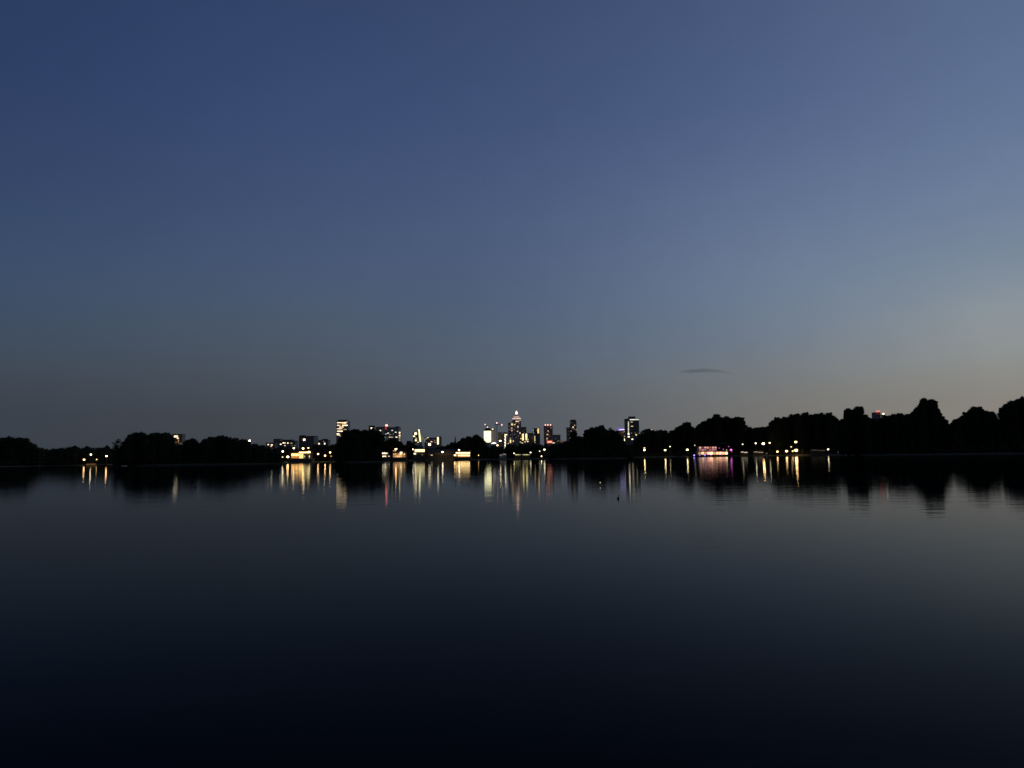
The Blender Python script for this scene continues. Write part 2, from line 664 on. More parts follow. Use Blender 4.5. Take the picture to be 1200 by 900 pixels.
def proto(kind, a, pick):
    b = min(BINS, key=lambda q: abs(math.log(q / a)))
    key = (kind, b, pick)
    if key not in PROTO:
        PROTO[key] = make_tree_meshes(kind, b, len(PROTO) + 11)
    return PROTO[key]


TREES = []


def tree(px, py, hw, y, kind=None, label=None, group=None, rnd=random.Random(5)):
    kind = kind or rnd.choice(['dome', 'dome', 'dome', 'lumpy'])
    top = at(px, py, y)
    h = (top.z - 0.6) / 0.985
    w = 2 * hw * y / F * {'dome': 1.32, 'lumpy': 1.4, 'oval': 1.9, 'twin': 1.3, 'conifer': 1.5, 'open': 1.35, 'high': 1.5}[kind]
    w = min(w, h * 1.5)
    cm, tm = proto(kind, w / h, rnd.randrange(2))
    name = 'conifer' if kind == 'conifer' else 'tree'
    t = thing(name, label, 'tree', (top.x, y + w * 0.1, 0.6), group, 0.0 if kind == 'twin' else rnd.uniform(0, math.tau))
    t.scale = (w, w, h)
    for nm, me in (('crown', cm), ('trunk', tm)):
        o = bpy.data.objects.new(nm, me)
        COL.objects.link(o)
        o.parent = t
    TREES.append(t)
    return t


# every wood: (group, label of the crowns nothing tells apart, depth, [(px, py top, half width, kind, own label)], back row)
WOODS = [
 ('trees at the far left edge', 'dark bushy tree among the raised crowns at the far left edge of the lake', 700, [
   (-24, 511, 10), (-12, 513, 9), (4, 512.2, 8, 'lumpy'), (13, 511.5, 8, 'dome'), (21, 512.3, 6, 'dome'), (30, 512.8, 5.5, 'dome', 'round tree ending the raised left-edge clump, just before its drop to the low wood'),
   (38, 519.5, 6), (43, 523.5, 6)]),
 ('low wood behind the pier lamps', 'dark tree in the low even wood along the far left bank', 775, [
   (48, 525.3, 8), (56, 525, 9), (64, 525, 10), (72, 523.5, 10, 'dome'), (80, 522.4, 10, 'dome'), (89, 522.8, 10, 'dome'), (98, 523.4, 10, 'dome', 'low dark tree rising right behind the leftmost pier lamp'),
   (107, 523.6, 10, 'dome'), (116, 523.2, 10, 'dome'), (123, 522.6, 9, 'dome', 'low dark tree rising right behind the rightmost pier lamp'), (130, 525, 6), (135, 528, 6)]),
 ('trees of the left island', 'dark leafy tree in the dense wood on the left island', 452, [
   (138.5, 514.6, 5.5, 'open', 'small feathery tree alone at the left tip of the left island'), (145, 520, 5), (152, 509.5, 5, 'oval'), (157, 506.3, 7, 'dome', 'tall tree forming the steep left end of the left island wood'),
   (165, 506, 8, 'dome'), (174, 507, 8, 'lumpy'), (183, 506.3, 8, 'dome'), (192, 506.3, 7, 'dome'), (198, 509.5, 5, 'dome', 'tree sloping down just left of the block with a lit window'),
   (209, 521, 6, 'dome', 'low tree hiding the foot of the block with a lit window'), (203, 520, 6), (219, 515.5, 4.5, 'dome'), (224.5, 513, 6, 'dome', 'small separate dome of foliage between the lit block and the high island crown'), (233, 518.5, 5),
   (241, 513.5, 6, 'dome'), (248, 511, 7, 'dome'), (256, 509.8, 8, 'dome', 'broad tree making the rounded summit of the island wood right of the lit block'), (265, 511, 7), (274, 512.4, 7, 'dome'), (283, 514.4, 6), (289, 517, 5),
   (297, 519.3, 6, 'dome', 'low tree just below and right of the single high white lamp'), (306, 520.6, 7), (314, 525, 6), (321, 528.5, 6), (327, 533, 5)]),
 ('trees of the middle-left bank', 'dark small tree between the lamps of the orange lit restaurant bank', 740, [
   (308, 522, 6), (316, 524.5, 6), (324, 524, 6), (331, 523, 5), (339, 523.5, 5), (347, 524, 5), (356, 526.5, 5), (363, 524, 5), (370, 520, 4.5, 'dome', 'small tree just right of the dark square block'), (377, 522, 5), (384, 521.5, 5, 'dome'), (391, 520.5, 5, 'lumpy', 'small tree at the foot of the tower of white lit floors'), (398, 521, 5)]),
 ('trees of the middle island', 'dark dense tree on the small island in front of the city', 504, [
   (398.5, 516, 3.5, 'oval'), (401.5, 509, 4, 'oval', 'tree covering the lower right of the tower of white lit floors'), (407, 503.4, 6, 'dome', 'broad tree at the high left of the island in front of the city'), (414, 502.3, 7, 'dome'), (422, 503.2, 6.5, 'lumpy'),
   (429, 503.5, 6, 'dome'), (436, 501.8, 5, 'dome', 'tallest tree of the city island, under a white roof light'), (441.5, 504.5, 4.5, 'high'), (446, 508.6, 3.8, 'high', 'tree at the right end of the city island, beside the red-topped block')]),
 ('trees behind the middle pavilions', 'dark tree in the even row behind the lit pavilions below the skyline', 754, [
   (449, 518, 5), (455, 514.6, 6, 'dome'), (461.5, 513.3, 6.5, 'dome', 'round tree right above the orange glowing restaurant'), (468, 516.5, 5.5), (474, 521.5, 4.5), (480, 516.2, 4.2, 'dome', 'small domed tree just left of the pale lit boathouse'),
   (486, 522, 5), (492, 523, 5), (498, 524, 5), (505, 525, 5), (512, 524, 5), (519, 522.2, 4.5), (526, 520.6, 5), (530, 518, 4), (533.3, 511.8, 3.6, 'conifer', 'pointed dark conifer left of the floodlit white tower'), (538.5, 516.5, 4, 'dome'),
   (543.5, 512.6, 5, 'dome'), (550, 510.6, 6, 'dome'), (557.5, 508.8, 6.5, 'dome', 'large round tree just left of the floodlit white tower'), (564, 512.6, 5, 'dome'), (566.6, 517, 3, 'dome'), (569, 521.4, 3), (577, 521.6, 3.5), (574, 524, 5), (581, 522.6, 5), (587, 523.6, 5), (595.5, 521, 5), (602, 520.3, 6, 'dome'), (610, 520.4, 6), (618, 519.8, 6, 'dome'), (626, 519.7, 6), (634, 520.2, 6, 'dome'), (641, 520.7, 6), (649, 520.3, 6),
   (657, 518.8, 6, 'dome'), (664, 517, 5)]),
 ('trees of the black island', 'black dense tree on the island left of the violet roof', 560, [
   (650.5, 524, 4), (656, 522, 5), (662, 519.5, 6), (669, 515.5, 5), (672.5, 505.3, 3.6, 'dome', 'slim dark tree standing in front of the shouldered dark tower'), (678.5, 510.6, 3.6, 'dome', 'small tree at the right foot of the shouldered dark tower'), (676, 516, 5),
   (683, 516, 5), (688.5, 503.5, 4, 'lumpy', 'tree making the left shoulder of the black wood left of the violet roof'), (693.5, 500.3, 4.5, 'dome'), (699, 500, 4.5, 'dome'), (704.3, 498.4, 5, 'dome', 'highest round tree of the black wood left of the violet roof'), (709, 502.5, 4, 'dome'),
   (715.5, 501.3, 4.5, 'open', 'thin see-through tree between the highest black crown and the violet roof'), (721, 504.5, 4.5, 'lumpy'), (725.5, 509, 4, 'dome'), (730, 517, 4), (736, 521, 5), (703, 510, 8), (692, 511, 8), (713, 511, 8), (721, 515, 7)]),
 ('trees right of the dark tower', 'dark tree in the low wood right of the tower with a white top band', 775, [
   (741, 520, 5), (748, 513, 5), (752.5, 508, 4.5, 'dome', 'tree touching the right side of the tower with a white top band'), (758.5, 505.4, 5), (765, 504.6, 5), (771, 503.8, 5, 'dome'), (777.5, 503.4, 5, 'lumpy'), (784, 506.5, 5), (789.5, 504.4, 4.5), (796, 499.4, 5.5, 'dome'),
   (804, 494, 7, 'dome', 'round domed tree standing above and left of the pink lit party boat'), (811, 500, 5, 'dome'), (815, 502, 4)]),
 ('tall trees behind the party boat', 'dark tree of the tall ragged wood behind the pink lit party boat', 738, [
   (819.5, 497, 4.5, 'dome'), (825.5, 494, 5, 'lumpy'), (831.5, 490, 4.5, 'dome'), (840.3, 485.2, 5.5, 'dome', 'highest round crown above the pink lit party boat'), (846, 490.3, 4, 'dome'), (851.5, 487.4, 4.8, 'dome'), (858.5, 490, 4, 'lumpy'), (864, 488.8, 4.5, 'lumpy'), (869, 489.3, 3.4, 'lumpy', 'ragged tree at the right end of the high wood behind the party boat'),
   (872.5, 497.5, 3.5, 'open'), (879, 500, 5, 'dome'), (886, 501, 5), (893, 500.2, 5), (900, 499.2, 5, 'dome', 'low tree in the dip above the big warm lamp'), (828, 504, 9), (842, 502, 9), (856, 502, 9)]),
 ('wood above the terrace lamps', 'dark tree of the broad wood above the terrace lamps right of the party boat', 676, [
   (906, 492.4, 4.5, 'dome', 'tree forming the steep left end of the broad wood above the terrace lamps'), (912, 489, 5.5, 'dome'), (919.5, 488.4, 5.5, 'dome'), (928, 485.6, 6, 'dome'), (935, 484.6, 5), (943.5, 483.4, 6, 'dome'), (950, 485.6, 4, 'dome'), (956, 484.5, 5, 'dome'), (963, 483.4, 6, 'dome'), (971, 483.6, 6, 'dome', 'round tree closing the right end of the broad wood above the terrace lamps'),
   (977, 487, 4.5, 'dome'), (982, 492, 5)]),
 ('tall wood on the near right bank', 'black tall tree of the near wood on the right bank', 456, [
   (988, 490.5, 5, 'dome'), (994, 478.4, 4.4, 'dome', 'left half of the flat double crown left of the red beacon'), (1005.5, 476.2, 6.5, 'dome', 'right half of the flat double crown left of the red beacon'), (999.5, 480, 5), (1014, 485.5, 4.5, 'dome'), (1020, 489.6, 4.5), (1026, 490.5, 4.5), (1033, 489.5, 4, 'dome', 'low tree right in front of the red beacon block'), (1041, 487.2, 4.5, 'lumpy'),
   (1048, 485, 5.5, 'dome'), (1056, 484.2, 6, 'dome'), (1064, 484.8, 5.5), (1070.5, 482, 4.5, 'dome'), (1079, 473.5, 5, 'oval'), (1083.5, 466.4, 5, 'dome', 'tallest crown of the right bank, left half of the twin peak right of the beacon'), (1091.8, 467.8, 5.5, 'dome', 'right half of the twin peak, tallest trees right of the red beacon'), (1097, 478, 4.5, 'dome'), (1100.5, 484, 4.5), (1106.5, 491, 5), (1113, 497.3, 5.5, 'dome', 'lowest tree, in the deep sky gap right of the twin peak'),
   (1120.5, 491, 5, 'dome'), (1127, 488, 5), (1133.5, 483, 4.5, 'lumpy'), (1141, 476.3, 5, 'dome', 'higher crown of the wood between the two sky gaps near the right edge'), (1148.5, 476.5, 5, 'dome'), (1156, 481, 5), (1163, 482, 5, 'dome'), (1167.5, 489, 4), (1173, 491.5, 5, 'open', 'thin-edged low tree in the narrow bright gap near the right edge'),
   (1179, 475, 5, 'oval', 'tree forming the steep wall right of the narrow bright sky gap'), (1185.5, 469.5, 6.5, 'dome'), (1194, 467.2, 7, 'dome', 'large tree touching the right edge of the picture'), (1205, 465, 8), (1219, 463, 10), (1236, 466, 10)]),
]
for group, shared, depth, lst in WOODS:
    rnd = random.Random(group)
    sky_pts = sorted((e[0], e[1]) for e in lst)
    for e in lst:
        px, py, hw = e[:3]
        kind = e[3] if len(e) > 3 else None
        label = e[4] if len(e) > 4 else shared
        tree(px, py, hw, depth + rnd.uniform(-3, 5), kind, label, group, rnd)
    # second row a little deeper in the wood, lower than the crowns in front
    x = sky_pts[0][0] + 4
    while x < (436 if group == 'trees of the middle island' else sky_pts[-1][0] - 3):
        near = [p[1] for p in sky_pts if abs(p[0] - x) < 9] or [sky_pts[0][1]]
        low = max(near)
        py = low + 0.22 * (hor(x) - low) + rnd.uniform(0, 2)
        if hor(x) - py > 5:
            tree(x, py, 6.5, depth + rnd.uniform(12, 20), rnd.choice(['dome', 'lumpy']), shared, group, rnd)
        x += rnd.uniform(8.5, 11.5)


def brush(px0, px1, depth_fn, hmax, n, seed, spread=9):
    rnd = random.Random(seed)
    vs, fs = [], []
    for _ in range(n):
        px = rnd.uniform(px0, px1)
        y = depth_fn(px) + rnd.uniform(0.5, spread)
        hh = hmax * (0.55 + 0.45 * math.sin(px * 0.9 + seed) * math.sin(px * 0.37))
        c = Vector(((px - 600) / F * y, y, 0.5 + rnd.random() ** 0.8 * hh))
        s = rnd.uniform(0.3, 0.75)
        nrm = Vector((rnd.gauss(0, 1), rnd.gauss(0, 1), rnd.gauss(0, 1))).normalized()
        u = nrm.orthogonal().normalized()
        w = nrm.cross(u)
        o = len(vs)
        vs += [tuple(c - u * s), tuple(c - w * s * .7), tuple(c + u * s), tuple(c + w * s * .7)]
        fs.append((o, o + 1, o + 2, o + 3))
    o = MB().add(vs, fs).build('undergrowth', M_REED)
    return tag(o, kind='stuff')


brush(-260, 92, lambda p: shore(p) + 4, 5, 9000, 1)
brush(133, 330, lambda p: 443 + 6, 5, 9000, 2, 14)
brush(395, 450, lambda p: 493 + 6, 6, 5000, 3, 14)
brush(642, 740, lambda p: 545 + 5, 6, 7000, 4, 14)
brush(300, 700, lambda p: shore(p) + 14, 5, 14000, 5)
brush(700, 985, lambda p: shore(p) + 9, 5, 11000, 6)
brush(985, 1300, lambda p: shore(p) + 4, 4.5, 14000, 7)

# ------------------------------------------------------------------ lamps
LAMPG = 'lamps along the far bank'


def lamp(px, py, y, label, color=WARM, s=12.0, r=0.72, kind='street_lamp', group=LAMPG):
    p = at(px, py, y)
    r *= .92
    g = 0.75
    t = thing(kind, label, 'lamp', (p.x, y, g), group)
    h = p.z - g
    if kind == 'street_lamp':
        pole = MB().tube([(0, .45, -.2), (0, .45, h * .5), (0, .45, h + .25)], [.13, .10, .07], 8).build('pole', M_STEEL, t)
        MB().tube([(0, .45, h + .25), (0, .2, h + r * .95 + .05), (0, 0, h + r * .95 + .05)], .05, 6).build('bracket', M_STEEL, pole)
        MB().lathe([(r * .95, h + r * .55), (r * .6, h + r * .95), (.08, h + r * 1.12)], 14).build('lamp_cap', M_STEEL, t)
    else:
        MB().tube([(0, 0, -.2), (0, 0, h - r * .8)], [.12, .1], 8).build('post', M_STEEL, t)
        MB().lathe([(r * .8, h + r * .62), (r * .5, h + r * .9), (.06, h + r * 1.05)], 12).build('lamp_cap', M_STEEL, t)
    MB().ball((0, 0, h), r, r, r * .85, 12, 8).build('lamp_globe', glow(color, s), t, True)
    return t


S = lambda px, off=2: shore(px) + off
# pier lamps, far left
lamp(98.5, 538.6, S(98), 'low warm lamp, leftmost of the four pier lights on the far left bank', s=13, r=.85, kind='bollard_light')
lamp(106.5, 532.6, S(106), 'tall lamp on a post, second from left of the four pier lights', WHITE, 13, .75)
lamp(113.3, 538.4, S(113), 'faint low lamp, third of the four pier lights on the far left bank', s=5, r=.55, kind='bollard_light')
lamp(124.8, 534.4, S(124), 'bright warm lamp on a post, rightmost of the four pier lights', WARM, 16, .85)
pier_y = S(105, -2.2)
px0, px1 = 95, 128
t = thing('jetty', 'low dark timber jetty under the four pier lights on the far left bank', 'jetty', (gx(111, pier_y), pier_y, 0))
w = (px1 - px0) * pier_y / F / 2
MB().box(-w, w, -1.1, 1.1, .85, 1.05).build('deck', M_WOOD, t)
for k in range(7):
    x = -w + .4 + k * (2 * w - .8) / 6
    MB().tube([(x, -.95, -.8), (x, -.95, 1.35)], .13, 8).build('post', M_WOOD, t)
mb = MB()
mb.box(-w, w, .95, 1.05, 1.55, 1.65).box(-w, w, .95, 1.05, 1.28, 1.36)
for k in range(13):
    x = -w + k * 2 * w / 12
    mb.box(x - .05, x + .05, .9, .99, 1.04, 1.7)
mb.build('railing', M_WOOD, t)
MB().box(-w * .55, w * .1, -.75, -.6, 1.0, 1.35).build('light_strip', glow(ORNG, .6, .5, .2), t)

lamp(292.6, 516.4, 765, 'single high white lamp shining above the right slope of the left island wood', WHITE, 14, .95)
lamp(331.4, 529.0, S(331), 'white lamp on a post left of the orange lit restaurant', WHITE, 14, .85)
lamp(337.3, 535.3, S(337), 'wide low warm light between the left lamp post and the orange restaurant', WARM, 13, 1.15, 'bollard_light')
lamp(331.0, 535.6, S(331, 1), 'small dim ground light under the lamp post left of the orange restaurant', WHITE, 2.5, .8, 'bollard_light')
lamp(344.3, 525.2, S(344, 16), 'white lamp high behind the roof of the orange lit restaurant', WHITE, 10, .8)
lamp(355.2, 525.5, S(355, 16), 'bright lamp above the fascia of the orange restaurant, under the dark square block', WARM, 14, .95)
lamp(361.4, 524.9, S(361, 16), 'paler lamp above the right end of the orange restaurant fascia', WARM, 5, .8)
lamp(372.8, 531.9, S(372), 'lone warm lamp just right of the orange lit restaurant', WARM, 13, .8)
lamp(381.0, 533.8, S(381), 'lower lamp of the pair right of the lone lamp by the orange restaurant', WARM, 13, .8)
lamp(386.9, 530.2, S(387), 'upper lamp of the pair, left of the city island', WARM, 12, .8)
lamp(388.0, 534.5, S(388, 1), 'faint ground light under the upper lamp left of the city island', WARM, 1.2, .6, 'bollard_light')
lamp(464.0, 526.2, S(464, 12), 'bright warm lamp over the roof of the glowing brick restaurant', WARM, 15, 1.0)
lamp(484.2, 526.4, S(484, 8), 'small lamp at the left eave of the pale lit boathouse', WHITE, 9, .7)
lamp(518.7, 529.5, S(518), 'white lamp in front of the long dim brown shed', WHITE, 14, .8)
lamp(538.0, 527.5, S(538, 12), 'lamp above the roof of the bright two-band pavilion', WHITE, 11, .75)
lamp(533.0, 533.5, S(533), 'low lamp at the left end of the bright two-band pavilion', WARM, 12, .75, 'bollard_light')
lamp(560.8, 533.5, S(560), 'tiny low light under the floodlit white tower', WARM, 3.5, .5, 'bollard_light')
lamp(586.2, 516.6, 1500, 'white floodlight halfway up between the crane and the dotted stair tower', WHITE, 10, 1.9)
lamp(583.0, 521.8, 1400, 'dimmer floodlight below the crane, left of the dotted stair tower', PINK, 6, 1.6)
lamp(602.4, 531.2, S(602), 'small lamp at the left end of the yellow-green lit terrace', YELL, 7, .5, 'bollard_light')
lamp(621.8, 530.2, S(621), 'pale lamp at the right end of the yellow-green lit terrace', WHITE, 5, .7)
lamp(632.4, 528.6, S(632), 'faint lamp between the terrace and the brighter lamp under the red-topped tower', WHITE, 2.5, .6)
lamp(638.0, 526.8, S(638), 'white lamp on a post under the red-topped tower', WHITE, 8, .85)
lamp(634.6, 534.7, 600, 'low bright waterside light under the red-topped tower', WHITE, 8, .45, 'bollard_light')
lamp(728.0, 524.8, S(728), 'dim grey lamp in the black wood below the violet roof', WHITE, 1.2, .9)
lamp(755.2, 527.4, S(755), 'warm lamp on a post, first right of the tower with a white top band', YELL, 14, .8)
lamp(755.2, 524.9, S(755, 6), 'dim upper lamp just above the first lamp right of the white-banded tower', WARM, 1.8, 1.0)
lamp(779.5, 527.4, S(779), 'warm lamp on a post midway between the white-banded tower and the party boat', YELL, 15, .85)
lamp(785.2, 523.3, S(785, 8), 'small dim white lamp up in the trees right of the midway lamp', WHITE, 3.5, .6)
lamp(805.5, 527.0, S(805), 'warm lamp on a post just left of the pink lit party boat', YELL, 15, .85)
lamp(870.3, 520.6, S(870), 'dim elongated lamp right of the party boat', WHITE, 2.5, .7)
lamp(885.6, 519.5, S(885), 'small white lamp left of the big warm lamp', WHITE, 8, .65)
lamp(894.5, 519.9, S(894), 'biggest warm lamp on the right bank, under the dip in the trees', WARM, 22, 1.15)
lamp(901.9, 518.9, S(901), 'small pale lamp right of the biggest warm lamp', WHITE, 6, .7)
lamp(911.0, 529.2, S(911), 'low flat warm light on the terrace right of the biggest lamp', WARM, 9, .8, 'bollard_light')
lamp(921.8, 528.6, S(921), 'low wide warm light under the right terrace, left of the brightest glow', WARM, 12, .95, 'bollard_light')
lamp(927.2, 523.6, S(927), 'faint lamp between the low terrace light and the tall terrace lamp', WHITE, 2.0, .6)
lamp(932.6, 517.9, S(932), 'tall bright lamp on a post above the terrace glow at the right', WARM, 14, .95)
lamp(933.0, 527.6, S(933), 'broad warm glow light at the foot of the tall terrace lamp', WARM, 13, 1.3, 'bollard_light')
lamp(929.0, 528.6, S(929, 1), 'dim ground light left of the broad terrace glow', ORNG, 4, .7, 'bollard_light')
lamp(970.5, 526.6, S(970), 'small white lamp last along the right bank before the near black wood', WHITE, 7, .65)


# ------------------------------------------------------------------ buildings: helpers
def rect(root, y, x0, x1, y0, y1):
    cx, cy = (x0 + x1) / 2, (y0 + y1) / 2
    a, b = at(x0, cy, y), at(x1, cy, y)
    c, d = at(cx, y1, y), at(cx, y0, y)
    l = root.location
    return a.x - l.x, b.x - l.x, c.z - l.z, d.z - l.z


def panel(root, y, x0, x1, y0, y1, mat, name='window', out=.35, back=.15, on=None):
    a, b, c, d = rect(root, y, x0, x1, y0, y1)
    return MB().box(a, b, -out, back, c, d).build(name, mat, on or root)


def spot(root, y, px, py, w, h, mat, name='window', out=.35, on=None):
    w, h = w * .86, h * .86
    return panel(root, y, px - w / 2, px + w / 2, py - h / 2, py + h / 2, mat, name, out, on=on)


def block(root, y, x0, x1, ytop, mat, depth, name='wall', floor=3.6, y_off=0.0, ledge=True, zbase=None):
    """One storeyed volume from the ground to ytop with a ledge line per storey and a parapet."""
    a, b, _, d = rect(root, y, x0, x1, ytop, ytop + 4)
    mb = MB().box(a, b, y_off, y_off + depth, -1.0 if zbase is None else zbase, d)
    if ledge:
        z = (zbase or 0) + floor
        while z < d - floor * .5:
            mb.box(a - .12, b + .12, y_off - .12, y_off + depth + .12, z, z + .35)
            z += floor
    o = mb.build(name, mat, root)
    MB().box(a - .25, b + .25, y_off - .25, y_off + depth + .25, d + .004, d + .9).build('parapet', M_ROOF, root)
    return o


def building(name, label, px, y, cat='building', group='skyline buildings'):
    return thing(name, label, cat, (gx(px, y), y, 1.2), group)


GW = lambda s=1.6: glow(WHITE, s, .4, .15)
GP = lambda s=1.2: glow(PINK, s, .4, .15)
GY = lambda s=1.6: glow(YELL, s, .35, .12)

# block behind the left island
Y = 1500
b = building('apartment_block', 'small block with a bright white top window behind the left island trees', 207, Y)
block(b, Y, 202, 213.2, 509.2, M_BRICK, 16)
panel(b, Y, 204, 208.6, 510.3, 512.6, GW(1.3))
panel(b, Y, 207.4, 209.4, 512.8, 514.2, GW(1.6))
panel(b, Y, 208.6, 209.6, 514.6, 518.6, glow(ORNG, .35))
panel(b, Y, 205, 207.5, 517.8, 519, glow(ORNG, .12))
panel(b, Y, 209.8, 215 - 2, 519, 520.4, glow(WARM, .12))

# blocks above the orange restaurant
Y = 1450
b = building('apartment_block', 'dim low block left of the block with several white windows', 324, Y)
block(b, Y, 320.4, 328, 514.8, M_BRICK, 18)
Y = 1300
b = building('apartment_block', 'block with a row of small white windows left of the dark square block', 336, Y)
block(b, Y, 327.6, 346, 517.2, M_DARK, 18)
block(b, Y, 330.5, 342, 515.8, M_DARK, 10, 'roof_house', y_off=4, zbase=10)
for px, py, w, s in ((329, 520.6, 1.8, 2.2), (332.2, 519, 2.4, 2.2), (334.2, 519.2, 1.2, 1.5), (337.4, 519.2, 1.6, 2.4), (341.4, 519.4, 2.4, .5), (333.9, 522.1, 1.8, 1.1), (345.4, 522.2, .8, .5), (342.5, 522.3, 1, .25)):
    spot(b, Y, px, py, w, 1.1, GW(s))
Y = 1250
b = building('apartment_block', 'low block with two white windows at the right edge of the left island', 317, Y)
block(b, Y, 311.5, 322, 519.4, M_DARK, 14)
spot(b, Y, 314.4, 521, 1.8, 1.5, GW(2.0))
spot(b, Y, 318.6, 521.4, 2, 1.2, GW(2.4))
spot(b, Y, 317.8, 523, 1.8, 1.2, GP(.9))
spot(b, Y, 318.5, 525.7, 3, .6, glow(PINK, .12))
Y = 1200
b = building('office_block', 'dark square block with one round white light near its top', 360, Y)
block(b, Y, 350.3, 368, 511.6, M_DARK, 26)
block(b, Y, 350.3, 355, 510.6, M_DARK, 12, 'stair_tower', y_off=6, zbase=20, ledge=False)
spot(b, Y, 356.5, 515.3, 2.4, 2.2, glow(WHITE, 5.0), 'floodlight')
Y = 1350
b = building('apartment_block', 'small dark block with two white lights right of the dark square block', 380, Y)
block(b, Y, 373, 384.6, 516.2, M_DARK, 16)
block(b, Y, 376.5, 382.6, 514.9, M_DARK, 8, 'roof_house', y_off=4, zbase=12, ledge=False)
spot(b, Y, 373.9, 519.9, 1.8, 1.5, GW(1.8))
spot(b, Y, 380.5, 519.9, 1.5, 1.8, GW(2.2))
spot(b, Y, 379.2, 517.3, .8, .8, GW(.6))

# tower of white lit floors
Y = 2200
b = building('apartment_tower', 'tower with stacked pinkish white lit floors left of the city island', 400, Y)
block(b, Y, 394.2, 407.6, 493.6, M_CONC, 34)
block(b, Y, 395.5, 405.5, 492.2, M_DARK, 16, 'roof_house', y_off=6, zbase=90, ledge=False)
rr = random.Random(4)
for py, x0, x1, s in ((495.3, 395, 405.8, 1.3), (496.6, 400.5, 405.6, .7), (498.4, 395, 399, 1.1), (498.5, 401, 407.4, 1.9), (500.4, 397.6, 402.6, 1.3), (502.5, 394.8, 401, 1.1), (505.3, 395, 404.6, 1.7), (508.4, 393.9, 397.6, 1.6), (509.8, 395, 398.5, 1.6), (503.3, 402.5, 406, .4), (511, 398.2, 400, .4)):
    panel(b, Y, max(x0, 394.4), min(x1, 407.4), py - .55, py + .5, glow((1, .72, .42) if rr.random() < .6 else WHITE, s * 1.15, .55, .12))
panel(b, Y, 405.6, 407.4, 493.9, 495.6, glow(PINK, .4))

# red-topped wide block behind the city island
Y = 2500
b = building('hospital_block', 'wide grey block with a red beacon on its corner right of the city island', 458, Y)
block(b, Y, 440.5, 453, 500.4, M_CONC, 40, 'side_wing')
block(b, Y, 453.5, 467.2, 500.9, M_CONC, 50)
block(b, Y, 463.2, 467.2, 499.9, M_DARK, 20, 'roof_house', y_off=6, zbase=90, ledge=False)
panel(b, Y, 451.2, 453.3, 499.8, 503.5, glow(RED, .30), 'red_lit_corner')
MB().ball((rect(b, Y, 452.8, 453, 498, 499)[0], 4, rect(b, Y, 452, 453, 498.4, 499)[3]), 4.0, 4.0, 3.0).build('beacon', glow((1, .22, .16), 6), b, True)
for px, py, w, h, s in ((459.6, 504.4, 2, 1, .9), (463.7, 506.5, 2.2, .9, 1.4), (454.8, 507.6, 2.2, 1, 1.5), (452.4, 508.6, 2.4, .8, .7), (458, 512.3, 5.5, .8, .9), (464.5, 512.2, 2.6, 1.2, 1.9), (461, 508.6, 1, 1.2, .25), (457, 509.4, 3, .6, .3)):
    spot(b, Y, px, py, w, h, glow(COLD if rr.random() < .5 else WHITE, s, .4, .1))
for py, s in ((506.8, 1.7), (508, .9), (510.4, 1.8), (512.4, .5), (514, .35), (516.2, .35)):
    panel(b, Y, 467.5, 469.2, py - .7, py + .7, glow(WHITE, s), 'stair_window')
block(b, Y, 467.3, 469.4, 505.9, M_PALE, 20, 'stair_shaft')
Y = 1900
b = building('office_block', 'low block with greenish lights between the city island and the red-beacon block', 447, Y)
block(b, Y, 441.5, 453, 511.2, M_DARK, 24)
for px, py, w, h, s, c in ((447.6, 513, 3, 1.6, 2.4, COLD), (451.4, 512.4, 2, .8, .35, GREN), (445.1, 516.7, 1.4, 2, .9, GREN), (442.4, 518.6, 1.2, 1.2, .8, GREN), (450.4, 516.4, 1.4, .6, .5, GREN), (451.6, 514.4, 2.2, .5, .2, GREN)):
    spot(b, Y, px, py, w, h, glow(c, s))
Y = 2700
b = building('office_tower', 'dark narrow tower with one white light above the city island trees', 437, Y)
block(b, Y, 432, 438.4, 499, M_DARK, 22)
spot(b, Y, 435.2, 502.0, 2.0, 2.0, glow(WHITE, 3.2))
spot(b, Y, 437.4, 503.7, 1.4, .8, glow(WARM, .4))
Y = 2450
b = building('office_block', 'dim block with one white light just left of the red beacon', 444, Y)
block(b, Y, 440.2, 448, 502.2, M_CONC, 20)
spot(b, Y, 445.7, 504.6, 1.8, 1.5, glow(WHITE, 2.2))

# wedge tower with a pale lit face
Y = 2400
b = building('wedge_tower', 'pointed wedge tower with a tall pale yellow lit edge', 493, Y)
a0, a1, z0, z1 = rect(b, Y, 489.9, 497, 501.6, 520)
tip = rect(b, Y, 490.4, 491.4, 501.6, 503)
mb = MB().add([(a0, 0, -1), (a1, 0, -1), (a1, 20, -1), (a0, 20, -1), (tip[0], 0, z1), (tip[1], 0, z1), (tip[1], 20, z1), (tip[0], 20, z1)],
              [(0, 3, 2, 1), (4, 5, 6, 7), (0, 1, 5, 4), (1, 2, 6, 5), (2, 3, 7, 6), (3, 0, 4, 7)])
mb.build('wall', M_PALE, b)
p0, p1, p2, p3 = at(490.2, 503, Y), at(491.6, 503, Y), at(493.5, 517.6, Y), at(491.6, 517.6, Y)
lv = b.location


def slab(pts, mat, name, root, y0=-.4, y1=.1):
    l = root.location
    vs = [(p.x - l.x, y0, p.z - l.z) for p in pts] + [(p.x - l.x, y1, p.z - l.z) for p in pts]
    n = len(pts)
    fs = [tuple(range(n)), tuple(range(2 * n - 1, n - 1, -1))] + [(i, i + n, (i + 1) % n + n, (i + 1) % n) for i in range(n)]
    return MB().add(vs, fs).build(name, mat, root)


